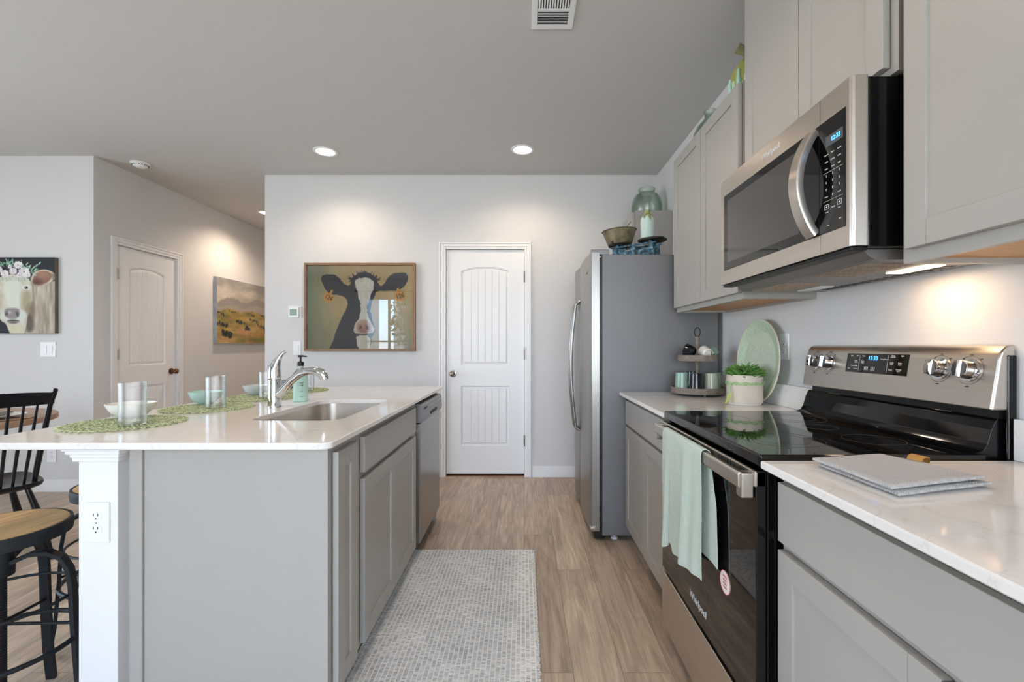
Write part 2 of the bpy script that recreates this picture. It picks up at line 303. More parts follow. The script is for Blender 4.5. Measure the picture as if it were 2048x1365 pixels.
# ------------------------------------------------------------------ mesh helpers
def wloc(o):
    v = Vector((0, 0, 0))
    while o is not None: v += o.location; o = o.parent
    return v
class MB:
    def __init__(s): s.bm = bmesh.new()
    def _fin(s, vs, mi):
        for v in vs:
            for f in v.link_faces: f.material_index = mi
    def box(s, x0, x1, y0, y1, z0, z1, bev=0.0, mi=0, seg=2, M=None):
        b = bmesh.new(); bmesh.ops.create_cube(b, size=1)
        bmesh.ops.scale(b, vec=(abs(x1-x0), abs(y1-y0), abs(z1-z0)), verts=b.verts)
        bmesh.ops.translate(b, vec=((x0+x1)/2, (y0+y1)/2, (z0+z1)/2), verts=b.verts)
        if bev > 0: bmesh.ops.bevel(b, geom=b.edges[:], offset=bev, segments=seg, profile=0.5, affect='EDGES', clamp_overlap=True)
        if M is not None: bmesh.ops.transform(b, matrix=M, verts=b.verts)
        s.merge(b, mi); return s
    def merge(s, b, mi=0):
        for f in b.faces: f.material_index = mi
        me = bpy.data.meshes.new('tmp'); b.to_mesh(me); b.free(); s.bm.from_mesh(me); bpy.data.meshes.remove(me)
    def rings(s, rings, mi=0, cap0=True, cap1=True, closed=True, loop=False):
        bm = s.bm; R = [[bm.verts.new(p) for p in r] for r in rings]; n = len(R[0]); fs = []
        rng = range(len(R)) if loop else range(len(R)-1)
        for i in rng:
            a = R[i]; b = R[(i+1) % len(R)]
            for j in range(n if closed else n-1):
                k = (j+1) % n
                try: fs.append(bm.faces.new((a[j], a[k], b[k], b[j])))
                except ValueError: pass
        if not loop:
            if cap0 and closed and n > 2: fs.append(bm.faces.new(R[0][::-1]))
            if cap1 and closed and n > 2: fs.append(bm.faces.new(R[-1]))
        for f in fs: f.material_index = mi
        return s
    def lathe(s, prof, c=(0, 0, 0), seg=32, mi=0, axis='z', cap0=True, cap1=True, M=None, loop=False, wob=None):
        rs = []
        for r, h in prof:
            ring = []
            for k in range(seg):
                a = 2*PI*k/seg; rr = max(r, 1e-5)
                if wob: rr *= wob(a, h)
                p = (rr*math.cos(a), rr*math.sin(a), h)
                if axis == 'x': p = (h, rr*math.cos(a), rr*math.sin(a))
                elif axis == 'y': p = (rr*math.cos(a), h, -rr*math.sin(a))
                v = Vector(p)
                if M is not None: v = M @ v
                ring.append(v + Vector(c))
            rs.append(ring)
        return s.rings(rs, mi, cap0, cap1, loop=loop)
    def tube(s, pts, r, seg=10, mi=0, closed=False, flat=1.0):
        P = [Vector(p) for p in pts]; n = len(P)
        R = r if isinstance(r, (list, tuple)) else [r]*n
        rs = []; prev = None
        for i, p in enumerate(P):
            if closed: d = P[(i+1) % n]-P[i-1]
            else: d = P[min(i+1, n-1)]-P[max(i-1, 0)]
            d.normalize()
            if prev is None:
                up = Vector((0, 0, 1)) if abs(d.z) < 0.9 else Vector((1, 0, 0))
                u = d.cross(up).normalized()
            else:
                u = (prev - d*prev.dot(d)).normalized()
            prev = u; w = d.cross(u)
            rs.append([p + (u*math.cos(2*PI*k/seg)*flat + w*math.sin(2*PI*k/seg))*R[i] for k in range(seg)])
        return s.rings(rs, mi, loop=closed)
    def prism(s, poly, a, b, axis='y', mi=0, bev=0, seg=3):
        bb = bmesh.new()
        def mk(u, v, t): return {'y': (u, t, v), 'x': (t, u, v), 'z': (u, v, t)}[axis]
        A = [bb.verts.new(mk(u, v, a)) for u, v in poly]; B = [bb.verts.new(mk(u, v, b)) for u, v in poly]; n = len(poly)
        bb.faces.new(A[::-1]); bb.faces.new(B)
        for i in range(n): bb.faces.new((A[i], A[(i+1) % n], B[(i+1) % n], B[i]))
        bmesh.ops.recalc_face_normals(bb, faces=bb.faces)
        if bev: bmesh.ops.bevel(bb, geom=bb.edges[:], offset=bev, segments=seg, profile=0.5, affect='EDGES', clamp_overlap=True)
        s.merge(bb, mi); return s
    def sphere(s, c, r, mi=0, sc=(1, 1, 1), seg=16):
        b = bmesh.new(); bmesh.ops.create_uvsphere(b, u_segments=seg, v_segments=max(6, seg//2), radius=r)
        bmesh.ops.scale(b, vec=sc, verts=b.verts); bmesh.ops.translate(b, vec=c, verts=b.verts); s.merge(b, mi); return s
    def build(s, name, mats, parent=None, smooth=True, angle=50, recalc=True, wn=True):
        if recalc: bmesh.ops.recalc_face_normals(s.bm, faces=s.bm.faces)
        me = bpy.data.meshes.new(name); s.bm.to_mesh(me); s.bm.free()
        for m in (mats if isinstance(mats, (list, tuple)) else [mats]): me.materials.append(m)
        if smooth:
            me.shade_smooth()
            me.set_sharp_from_angle(angle=math.radians(angle))
        o = bpy.data.objects.new(name, me); COL.objects.link(o)
        if smooth and wn:
            md = o.modifiers.new('weighted', 'WEIGHTED_NORMAL'); md.keep_sharp = True; md.weight = 90
        if parent is not None:
            L = wloc(parent); me.transform(Matrix.Translation(-L)); o.parent = parent
        return o
def thing(name, label, cat, loc=(0, 0, 0), group=None, kind=None):
    o = bpy.data.objects.new(name, None); COL.objects.link(o); o.location = loc; o.empty_display_size = 0.05
    if label: o['label'] = label
    if cat: o['category'] = cat
    if group: o['group'] = group
    if kind: o['kind'] = kind
    return o
def tag(o, label=None, cat=None, group=None, kind=None):
    for k, v in (('label', label), ('category', cat), ('group', group), ('kind', kind)):
        if v: o[k] = v
    return o
def origin_to(o, loc):
    loc = Vector(loc); o.data.transform(Matrix.Translation(-loc)); o.location = loc; return o
def dup(o, parent=None):
    c = o.copy(); COL.objects.link(c); c.parent = parent
    for ch in list(o.children): dup(ch, c)
    return c
def struct(o): o['kind'] = 'structure'; return o
def bx(name, m, *a, parent=None, bev=0.0, **k): return MB().box(*a, bev=bev, **k).build(name, m, parent)
def text(s, size, loc, R, U, m, name, parent, depth=0.0006, sp=1.0):
    cu = bpy.data.curves.new('t', 'FONT'); cu.body = s; cu.size = size; cu.align_x = 'CENTER'; cu.align_y = 'CENTER'; cu.extrude = depth/2; cu.space_character = sp
    cu.resolution_u = 3
    o = bpy.data.objects.new('t', cu); COL.objects.link(o)
    bpy.context.view_layer.update()
    dg = bpy.context.evaluated_depsgraph_get()
    me = bpy.data.meshes.new_from_object(o.evaluated_get(dg)); bpy.data.objects.remove(o); bpy.data.curves.remove(cu)
    R = Vector(R).normalized(); U = Vector(U).normalized(); Nn = R.cross(U)
    M = Matrix(((R.x, U.x, Nn.x, loc[0]), (R.y, U.y, Nn.y, loc[1]), (R.z, U.z, Nn.z, loc[2]), (0, 0, 0, 1)))
    me.transform(M); me.materials.clear(); me.materials.append(m); me.name = name
    q = bpy.data.objects.new(name, me); COL.objects.link(q)
    if parent is not None:
        me.transform(Matrix.Translation(-wloc(parent))); q.parent = parent
    return q
def join_text(items, m, name, parent, depth=0.0006):
    """several words printed on one panel -> one mesh part"""
    bm = bmesh.new()
    for it in items:
        o = text(*it[:5], m, 'tmp', None, depth); bm.from_mesh(o.data); me = o.data; bpy.data.objects.remove(o); bpy.data.meshes.remove(me)
    me = bpy.data.meshes.new(name); bm.to_mesh(me); bm.free(); me.materials.append(m)
    q = bpy.data.objects.new(name, me); COL.objects.link(q)
    me.transform(Matrix.Translation(-wloc(parent))); q.parent = parent
    return q

# ------------------------------------------------------------------ room shell
XR, YB, ZC = 1.215, 4.168, 2.753
XL, YF = -5.6, -2.6
XH, YL, XB = -3.53, 3.752, -2.36
YE = 8.6
struct(bx('floor', floor_m, XL-0.2, XR+0.2, YF-0.2, YE+0.2, -0.05, 0))
struct(bx('ceiling', ceil_m, XL-0.2, XR+0.2, YF-0.2, YE+0.2, ZC, ZC+0.08))
struct(bx('wall_right', wall_m, XR, XR+0.12, YF-0.12, YB+0.12, 0, ZC))
# back wall with the pantry doorway
DX0, DX1, DZ = -0.712, 0.003, 2.075
w = MB(); w.box(XB, DX0-0.012, YB, YB+0.12, 0, ZC); w.box(DX1+0.012, XR, YB, YB+0.12, 0, ZC); w.box(DX0-0.012, DX1+0.012, YB, YB+0.12, DZ+0.012, ZC)
struct(w.build('wall_back', wall_m))
struct(bx('wall_hallway_right', wall_m, XB, XB+0.12, YB+0.12, YE, 0, ZC))
struct(bx('wall_dining', wall_m, XL, XH, YL, YL+0.12, 0, ZC))
HY0, HY1 = 3.965, 4.655
w = MB(); w.box(XH-0.12, XH, YL+0.12, HY0-0.012, 0, ZC); w.box(XH-0.12, XH, HY1+0.012, YE, 0, ZC); w.box(XH-0.12, XH, HY0-0.012, HY1+0.012, DZ+0.012, ZC)
struct(w.build('wall_hallway_left', wall_m))
struct(bx('wall_hallway_end', wall_m, XH-0.12, XB+0.12, YE, YE+0.12, 0, ZC))
def holed(name, axis, c0, c1, lo, hi, holes):
    """wall along one axis with rectangular openings (a,b,z0,z1)"""
    m = MB(); xs = lo
    for a, b, z0, z1 in holes + [(hi, hi, 0, 0)]:
        parts = [(xs, a, 0, ZC)]
        if b > a: parts += [(a, b, 0, z0), (a, b, z1, ZC)]
        for p0, p1, q0, q1 in parts:
            if p1-p0 < 1e-4 or q1-q0 < 1e-4: continue
            if axis == 'x': m.box(p0, p1, c0, c1, q0, q1)
            else: m.box(c0, c1, p0, p1, q0, q1)
        xs = b
    return struct(m.build(name, wall_m))
RW = [(-3.80, -2.65, 0.25, 2.35), (-1.7, 1.2-0.05, 0.35, 2.40)]
holed('wall_rear', 'x', YF-0.12, YF, XL, XR, RW)
LW = [(-0.6, 2.4, 0.40, 2.40)]
holed('wall_left', 'y', XL-0.12, XL, YF-0.12, YL, LW)
def window(name, axis, c, a, b, z0, z1, n):
    root = thing(name, 'white framed window, %s' % name, None, ((a+b)/2, c, z0) if axis == 'x' else (c, (a+b)/2, z0), kind='structure')
    f = MB(); t = 0.05
    def B(p0, p1, q0, q1, h=0.03):
        if axis == 'x': f.box(p0, p1, c-h, c+h, q0, q1, 0.003)
        else: f.box(c-h, c+h, p0, p1, q0, q1, 0.003)
    B(a, b, z0, z0+t); B(a, b, z1-t, z1)
    for i in range(n+1):
        p = a+(b-a-t)*i/n; B(p, p+t, z0+t, z1-t)
    B(a+t, b-t, (z0+z1)/2-0.02, (z0+z1)/2+0.02, 0.02)
    f.build('window_frame', trim_m, root)
    g = MB()
    if axis == 'x': g.box(a+t, b-t, c-0.003, c+0.003, z0+t, z1-t)
    else: g.box(c-0.003, c+0.003, a+t, b-t, z0+t, z1-t)
    g.build('window_pane', pane_m, root)
window('window_1', 'x', YF-0.07, *RW[0], 2)
window('window_2', 'x', YF-0.07, *RW[1], 3)
window('window_3', 'y', XL-0.07, *LW[0], 3)
# curtains on the rear window, seen in the picture glass
def curtain(x0, x1, lab):
    m = MB(); N = 60; rr = []
    for z in (0.03, 1.2, 2.45):
        r = []
        for i in range(N+1):
            u = i/N; r.append((x0+(x1-x0)*u, YF+0.09+0.03*math.sin(u*9*2*PI)+0.006*math.sin(u*23+z), z))
        for i in range(N, -1, -1):
            q = r[i]; r.append((q[0], q[1]+0.004, q[2]))
        rr.append(r)
    m.rings(rr); o = m.build('curtain', curtain_m); origin_to(o, ((x0+x1)/2, YF+0.09, 0)); tag(o, lab, 'curtain')
curtain(-3.86, -3.42, 'sheer white curtain on the side of the rear window away from the kitchen')
curtain(-3.07, -2.45, 'sheer white curtain on the kitchen side of the rear window')
m = MB().tube([(-3.98, YF+0.09, 2.48), (-2.3, YF+0.09, 2.48)], 0.014)
for x in (-3.98, -2.3): m.sphere((x, YF+0.09, 2.48), 0.028)
m.box(-3.92, -3.90, YF, YF+0.09, 2.47, 2.49); m.box(-2.6, -2.58, YF, YF+0.09, 2.47, 2.49)
o = m.build('curtain_rod', black_plastic); origin_to(o, (-3.45, YF+0.09, 2.48)); tag(o, 'dark metal curtain rod above the rear window', 'curtain rod')
o = bx('lawn', grass_m, -14, 8, -16, YF-0.3, -0.3, -0.25); tag(o, 'green lawn outside the rear window', 'lawn', kind='structure')
t = thing('tree', 'leafy green tree outside the rear window', 'tree', (-3.4, -7.0, -0.25))
MB().tube([(-3.4, -7, -0.25), (-3.45, -7.05, 1.0), (-3.38, -7, 2.2)], [0.14, 0.11, 0.06]).build('trunk', pump_stem, t)
m = MB(); rs = random.Random(3)
for i in range(1700):
    a = rs.random()*2*PI; b = math.acos(2*rs.random()-1); r = 1.0*rs.random()**0.4
    c = Vector((-3.4+r*math.sin(b)*math.cos(a)*1.1, -7+r*math.sin(b)*math.sin(a), 2.1+r*math.cos(b)*1.2))
    u = Vector((rs.uniform(-1, 1), rs.uniform(-1, 1), rs.uniform(-1, 1))).normalized()*0.1; v = u.orthogonal().normalized()*0.05
    m.rings([[c-u, c+v, c+u, c-v]], cap0=False, cap1=True)
m.build('foliage', treeleaf_m, t, smooth=False, recalc=False)

# unseen walls added behind the two doors to stop sky light leaking in
struct(MB().box(DX0-0.20, DX1+0.20, 4.80, 4.85, 0, ZC).box(DX0-0.20, DX0-0.15, YB+0.12, 4.80, 0, ZC).box(DX1+0.15, DX1+0.20, YB+0.12, 4.80, 0, ZC).build('leak_block_pantry', wall_m))
struct(MB().box(XH-0.80, XH-0.75, HY0-0.09, HY1+0.2, 0, ZC).box(XH-0.75, XH-0.12, HY1+0.15, HY1+0.2, 0, ZC).build('leak_block_hallway', wall_m))
# baseboards
def base(name, segs):
    m = MB()
    for x0, x1, y0, y1 in segs: m.box(x0, x1, y0, y1, 0, 0.085, 0.002); m.box(x0+(0.003 if x1-x0 < .02 else 0), x1-(0.003 if x1-x0 < .02 else 0), y0+(0.003 if y1-y0 < .02 else 0), y1-(0.003 if y1-y0 < .02 else 0), 0.08, 0.10, 0.002)
    return struct(m.build(name, trim_m))
CW = 0.062
base('baseboard_back', [(XB+0.0, DX0-CW-0.012, YB-0.014, YB), (DX1+CW+0.012, XR, YB-0.014, YB)])
base('baseboard_dining', [(XL, XH, YL-0.014, YL)])
base('baseboard_hallway', [(XH, XH+0.014, YL, HY0-CW-0.012), (XH, XH+0.014, HY1+CW+0.012, YE)])

# ------------------------------------------------------------------ moulded two-panel doors
def door_panel_mesh(wd, ht):
    """slab front in local x (0..wd), z (0..ht), facing -y; height-field mouldings"""
    px0, px1 = 0.135, wd-0.135
    zU0, zU1 = 0.99, ht-0.155; zL0, zL1 = 0.255, 0.80
    arch = 0.04
    cols = set(np.round(np.arange(0, wd+1e-6, wd/60), 4).tolist()); grooves = [px0+0.03+(px1-px0-0.06)*k/6 for k in range(1, 6)]
    for g in grooves: cols |= {round(g-0.0035, 4), round(g, 4), round(g+0.0035, 4)}
    for q in (px0, px0+0.008, px0+0.022, px0+0.030, px1, px1-0.008, px1-0.022, px1-0.030): cols.add(round(q, 4))
    cols = sorted(cols)
    rows = set(np.round(np.arange(0, ht+1e-6, ht/170), 4).tolist())
    for q in (zU0, zL0): rows |= {q, q+0.008, q+0.022, q+0.030}
    for q in (zL1,): rows |= {q, q-0.008, q-0.022, q-0.030}
    rows = sorted(rows)
    def depth(x, z):
        best = 0
        for (a, b, ar) in ((zU0, zU1, arch), (zL0, zL1, 0)):
            mid = (px0+px1)/2; hw = (px1-px0)/2
            top = b - ar*((x-mid)/hw)**2
            d = min(x-px0, px1-x, z-a, top-z)
            if d <= 0: continue
            if d < 0.008: v = 0.011*d/0.008
            elif d < 0.022: v = 0.011-0.002*(d-0.008)/0.014
            elif d < 0.030: v = 0.009-0.005*(d-0.022)/0.008
            else:
                v = 0.004
                for g in grooves:
                    if abs(x-g) < 0.003: v = 0.0085
            best = v
        return best
    bm = bmesh.new(); V = [[bm.verts.new((x, depth(x, z), z)) for x in cols] for z in rows]
    for i in range(len(rows)-1):
        for j in range(len(cols)-1): bm.faces.new((V[i][j], V[i][j+1], V[i+1][j+1], V[i+1][j]))
    B = [bm.verts.new(p) for p in ((0, 0.035, 0), (wd, 0.035, 0), (wd, 0.035, ht), (0, 0.035, ht))]
    bm.faces.new(B[::-1])
    bm.faces.new([B[0]]+[B[1]]+V[0][::-1]); bm.faces.new([B[3], B[2]][::-1]+V[-1])
    bm.faces.new([B[0]]+[r[0] for r in V]+[B[3]]); bm.faces.new([B[1], B[2]]+[r[-1] for r in V][::-1])
    me = bpy.data.meshes.new('door_slab'); bm.to_mesh(me); bm.free(); me.materials.append(trim_m); me.shade_smooth(); me.set_sharp_from_angle(angle=math.radians(20))
    return me
def knob_mb(m, c, d, sgn=1):
    prof = [(0.001, 0), (0.031, 0), (0.031, 0.006), (0.012, 0.010), (0.010, 0.028), (0.020, 0.036), (0.027, 0.048), (0.026, 0.058), (0.016, 0.067), (0.001, 0.069)]
    return m.lathe([(r, sgn*h) for r, h in prof], c=c, seg=24, axis=d)
def casing(m, a0, a1, z1, plane, axis, sgn):
    """door casing with a stepped profile around opening a0..a1 up to z1, sticking out sgn from plane"""
    for (i0, i1, th) in ((0.0, 0.022, 0.010), (0.022, 0.048, 0.014), (0.048, CW, 0.019)):
        lo, hi = sorted((plane, plane+sgn*th))
        for (p0, p1, q0, q1) in ((a0-i1, a0-i0, 0, z1+i1), (a1+i0, a1+i1, 0, z1+i1), (a0-i0, a1+i0, z1+i0, z1+i1)):
            if axis == 'x': m.box(p0, p1, lo, hi, q0, q1, 0.002, seg=1)
            else: m.box(lo, hi, p0, p1, q0, q1, 0.002, seg=1)
SL = door_panel_mesh(DX1-DX0-0.006, DZ-0.03)
d1 = thing('door_1', 'white closed two-panel pantry door between the cow picture and the refrigerator', 'door', ((DX0+DX1)/2, YB, 0), kind='structure')
sl = bpy.data.objects.new('door_slab', SL); COL.objects.link(sl); sl.parent = d1; sl.location = Vector((DX0+0.003, YB+0.012, 0.026))-d1.location
m = MB(); casing(m, DX0, DX1, DZ, YB, 'x', -1); m.box(DX0-0.012, DX0, YB, YB+0.12, 0, DZ); m.box(DX1, DX1+0.012, YB, YB+0.12, 0, DZ); m.box(DX0, DX1, YB, YB+0.12, DZ, DZ+0.012)
m.build('door_frame', trim_m, d1)
o = knob_mb(MB(), (DX0+0.064, YB+0.012, 0.94), 'y', -1).build('door_knob', nickel_m, d1); o['label'] = 'round brushed nickel knob'
for z in (1.82, 1.12, 0.33):
    MB().box(DX1-0.006, DX1+0.006, YB-0.014, YB+0.012, z-0.045, z+0.045, 0.002).tube([(DX1, YB-0.012, z-0.05), (DX1, YB-0.012, z+0.05)], 0.006).build('hinge', nickel_m, d1)
bx('threshold', orange_gap, DX0, DX1, YB+0.02, YB+0.11, 0.0, 0.008, parent=d1)
d2 = thing('door_2', 'white closed two-panel door in the hallway wall', 'door', (XH, (HY0+HY1)/2, 0), kind='structure')
sl = bpy.data.objects.new('door_slab', door_panel_mesh(HY1-HY0-0.006, DZ-0.03)); COL.objects.link(sl); sl.parent = d2
sl.rotation_euler = (0, 0, PI/2); sl.location = Vector((XH-0.012, HY0+0.003, 0.026))-d2.location
m = MB(); casing(m, HY0, HY1, DZ, XH, 'y', 1); m.box(XH-0.12, XH, HY0-0.012, HY0, 0, DZ); m.box(XH-0.12, XH, HY1, HY1+0.012, 0, DZ); m.box(XH-0.12, XH, HY0, HY1, DZ, DZ+0.012)
m.build('door_frame', trim_m, d2)
o = knob_mb(MB(), (XH-0.012, HY1-0.064, 0.94), 'x', 1).build('door_knob', bronze_m, d2); o['label'] = 'dark bronze round knob'
for z in (1.82, 1.12, 0.33):
    MB().box(XH-0.012, XH+0.014, HY0-0.006, HY0+0.006, z-0.045, z+0.045, 0.002).tube([(XH+0.012, HY0, z-0.05), (XH+0.012, HY0, z+0.05)], 0.006).build('hinge', nickel_m, d2)

# ------------------------------------------------------------------ cabinets
def shaker(m, s, xf, y0, y1, z0, z1, t=0.019, st=0.058, rec=0.007):
    """door whose outer face is at xf, facing s along x"""
    def X(a, b): return tuple(sorted((xf-s*a, xf-s*b)))
    bv = 0.0012
    a = X(0, t)
    m.box(*a, y0, y0+st, z0, z1, bv, seg=1); m.box(*a, y1-st, y1, z0, z1, bv, seg=1)
    m.box(*a, y0+st, y1-st, z0, z0+st, bv, seg=1); m.box(*a, y0+st, y1-st, z1-st, z1, bv, seg=1)
    m.box(*X(rec, t-0.002), y0+st-0.004, y1-st+0.004, z0+st-0.004, z1-st+0.004)
def cabinet(label, s, xf, xb, y0, y1, z0, z1, fronts, upper=False, group=None, name=None):
    """xf: outer face of the doors; box face 0.02 behind"""
    xb_, fr = xb, xf-s*0.021
    root = thing(name or ('wall_cabinet' if upper else 'base_cabinet'), label, 'cabinet', ((fr+xb_)/2, (y0+y1)/2, z0 if upper else 0), group)
    lo, hi = sorted((fr, xb_)); zb = z0; m = MB(); t = 0.018
    m.box(lo, hi, y0, y0+t, zb, z1); m.box(lo, hi, y1-t, y1, zb, z1)
    bk = (xb_-t, xb_) if s < 0 else (xb_, xb_+t); m.box(*bk, y0+t, y1-t, zb, z1)
    ff = (fr, fr+t) if s < 0 else (fr-t, fr); m.box(*ff, y0+t, y1-t, zb, z1)
    if upper: m.box(lo+t, hi-t, y0+t, y1-t, z1-t, z1)
    m.build('body', cab_m, root)
    b = MB().box(lo+t, hi-t, y0+t, y1-t, zb+0.012, zb+0.024)
    b.build('bottom_panel', wood_under if upper else cab_m, root)
    if not upper:
        k = (fr+0.075, xb_) if s < 0 else (xb_, fr-0.075)
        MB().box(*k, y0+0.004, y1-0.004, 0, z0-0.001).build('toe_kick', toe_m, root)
    for f in fronts:
        mm = MB()
        if f[0] == 'door': shaker(mm, s, xf, *f[1:])
        else:
            mm.box(*sorted((xf, xf-s*0.019)), *f[1:], 0.0015, seg=2)
        mm.build('door' if f[0] == 'door' else 'drawer', cab_m, root)
    return root
CX = 0.61
RY0, RY1 = 1.125, 1.895    # range
cabinet('grey shaker base cabinet with one drawer over two doors between the range and refrigerator', -1, CX, XR-0.002, 1.905, 2.762, 0.10, 0.893,
        [('drawer', 1.918, 2.752, 0.727, 0.868), ('door', 1.918, 2.333, 0.115, 0.711), ('door', 2.337, 2.752, 0.115, 0.711)])
cabinet('grey shaker base cabinet in the right foreground with a wide drawer over two doors', -1, CX, XR-0.002, 0.225, 1.112, 0.10, 0.893,
        [('drawer', 0.236, 1.100, 0.727, 0.868), ('door', 0.236, 0.666, 0.115, 0.706), ('door', 0.670, 1.100, 0.115, 0.706)])
UX = 0.89; UB, UT = 1.391, 2.300
cabinet('light grey wall cabinet with two doors left of the microwave', -1, UX, XR-0.002, 1.900, 2.725, UB, UT,
        [('door', 1.905, 2.309, 1.417, UT-0.008), ('door', 2.313, 2.718, 1.417, UT-0.008)], True)
cabinet('tall grey wall cabinet directly above the microwave', -1, UX, XR-0.002, 1.112, 1.880, 1.867, 2.665,
        [('door', 1.135, 1.482, 1.885, 2.655), ('door', 1.486, 1.845, 1.885, 2.655)], True)
cabinet('grey wall cabinet at upper right of the photo, over the near counter', -1, UX, XR-0.002, 0.30, 1.098, UB, UT,
        [('door', 0.31, 0.688, 1.421, UT-0.008), ('door', 0.692, 1.072, 1.421, UT-0.008)], True)
cabinet('small grey wall cabinet in the far corner beyond the refrigerator', -1, UX, XR-0.002, 3.735, 4.16, UB, UT,
        [('door', 3.75, 4.145, 1.417, UT-0.008)], True)
# island
IX = -0.577; IB = -1.205
cabinet('narrow grey cabinet with a single full-height door at the near end of the island', 1, IX, IB, 1.385+0.02, 1.628, 0.10, 0.893,
        [('door', 1.423, 1.588, 0.115, 0.864)])
cabinet('grey sink base cabinet in the island with false drawer front and two doors', 1, IX, IB, 1.63, 2.515, 0.10, 0.893,
        [('drawer', 1.66, 2.445, 0.735, 0.864), ('door', 1.66, 2.0505, 0.115, 0.712), ('door', 2.0545, 2.445, 0.115, 0.712)])
t = thing('end_panel', 'flat pale grey end panel closing the near end of the island', 'panel', (-0.89, 1.394, 0))
MB().box(-1.150, -0.594, 1.385, 1.403, 0, 0.893, 0.001).build('panel_board', cab_m, t)
MB().box(-1.190, -1.151, 1.377, 1.403, 0, 0.893, 0.004).build('scribe_moulding', cab_m, t)
o = bx('island_back_panel', cab_m, -1.225, -1.207, 1.405, 3.13, 0, 0.893, bev=0.001); origin_to(o, (-1.216, 2.26, 0)); tag(o, 'grey back panel of the island under the breakfast overhang', 'panel')
o = bx('island_far_panel', cab_m, -1.205, -0.60, 3.118, 3.136, 0, 0.893, bev=0.001); origin_to(o, (-0.9, 3.127, 0)); tag(o, 'grey panel closing the far end of the island beyond the dishwasher', 'panel')
# column
t = thing('support_column', 'white square column with stepped capital holding up the island countertop', 'column', (-1.2735, 1.43, 0))
MB().box(-1.332, -1.215, 1.368, 1.485, 0.0, 0.862, 0.002).build('shaft', trim_m, t)
m = MB()
for z0, z1, e in ((0.850, 0.862, 0.010), (0.862, 0.873, 0.014), (0.873, 0.884, 0.021), (0.884, 0.893, 0.027)): m.box(-1.332-e, -1.215+e, 1.368-e, 1.485, z0, z1, 0.002)
m.build('capital', trim_m, t)
MB().box(-1.342, -1.205, 1.358, 1.485, 0, 0.1, 0.003).build('plinth', trim_m, t)

def rrect(x0, x1, y0, y1, r, off=0.0, n=6):
    """rounded rectangle outline; r = (r at x0y0, x1y0, x1y1, x0y1); off grows outward"""
    x0 -= off; x1 += off; y0 -= off; y1 += off; P = []
    for (cx, cy, a0, rr) in ((x0, y0, PI, r[0]), (x1, y0, 1.5*PI, r[1]), (x1, y1, 0, r[2]), (x0, y1, 0.5*PI, r[3])):
        rr = max(rr+off, 0.0005)
        sx = 1 if cx == x0 else -1; sy = 1 if cy == y0 else -1
        c = (cx+sx*rr, cy+sy*rr)
        for k in range(n+1): a = a0+0.5*PI*k/n; P.append((c[0]+rr*math.cos(a), c[1]+rr*math.sin(a)))
    return P
SK = (-1.05, -0.70, 1.717, 2.395)
def slab(name, outer, z0, z1, inner=None, m=quartz_m, bev=0.003):
    bm = bmesh.new()
    def ring(P, z): return [bm.verts.new((x, y, z)) for x, y in P]
    def strip(A, B):
        for i in range(len(A)): bm.faces.new((A[i], A[(i+1) % len(A)], B[(i+1) % len(A)], B[i]))
    x0, x1, y0, y1, r = outer
    o = [ring(rrect(x0, x1, y0, y1, r, -bev), z1), ring(rrect(x0, x1, y0, y1, r, 0), z1-bev), ring(rrect(x0, x1, y0, y1, r, 0), z0+bev), ring(rrect(x0, x1, y0, y1, r, -bev), z0)]
    for a, b in zip(o[:-1], o[1:]): strip(a, b)
    def loop_edges(R): return [bm.edges.get((R[i], R[(i+1) % len(R)])) or bm.edges.new((R[i], R[(i+1) % len(R)])) for i in range(len(R))]
    if inner:
        a0, a1, b0, b1, rr = inner
        q = [ring(rrect(a0, a1, b0, b1, rr, 0.002), z1), ring(rrect(a0, a1, b0, b1, rr, 0), z1-0.002), ring(rrect(a0, a1, b0, b1, rr, 0), z0)]
        for a, b in zip(q[:-1], q[1:]): strip(a, b)
        bmesh.ops.triangle_fill(bm, use_beauty=True, edges=loop_edges(o[0])+loop_edges(q[0]))
        bmesh.ops.triangle_fill(bm, use_beauty=True, edges=loop_edges(o[-1])+loop_edges(q[-1]))
    else:
        bm.faces.new(o[0]); bm.faces.new(o[-1][::-1])
    bmesh.ops.recalc_face_normals(bm, faces=bm.faces)
    me = bpy.data.meshes.new(name); bm.to_mesh(me); bm.free(); me.materials.append(m)
    ob = bpy.data.objects.new(name, me); COL.objects.link(ob)
    return origin_to(ob, ((x0+x1)/2, (y0+y1)/2, z0))
tag(slab('countertop', (-1.634, -0.560, 1.318, 3.155, (0.02, 0.03, 0.02, 0.02)), 0.894, 0.914, (*SK, (0.07,)*4)), 'large white quartz countertop of the island with a sink cut-out', 'countertop')
tag(slab('countertop', (0.578, XR-0.001, 1.902, 2.775, (0.002,)*4), 0.894, 0.914), 'white quartz countertop between the range and refrigerator', 'countertop')
tag(slab('countertop', (0.578, XR-0.001, 0.02, 1.118, (0.002,)*4), 0.894, 0.914), 'white quartz countertop in the right foreground under the grey potholder', 'countertop')
for a, b, l in ((1.902, 2.775, 'low white quartz backsplash strip behind the potted plant'), (0.02, 1.118, 'low white quartz backsplash strip behind the near counter')):
    o = bx('backsplash', quartz_m, XR-0.02, XR-0.001, a, b, 0.9145, 1.016, bev=0.002); origin_to(o, (XR-0.01, (a+b)/2, 0.9145)); tag(o, l, 'backsplash')
# base cabinet below the slab nearest the camera
cabinet('grey base cabinet beside the camera, right end of the near counter', -1, CX, XR-0.002, 0.03, 0.222, 0.10, 0.893, [('drawer', 0.04, 0.213, 0.727, 0.868), ('door', 0.04, 0.213, 0.115, 0.706)])

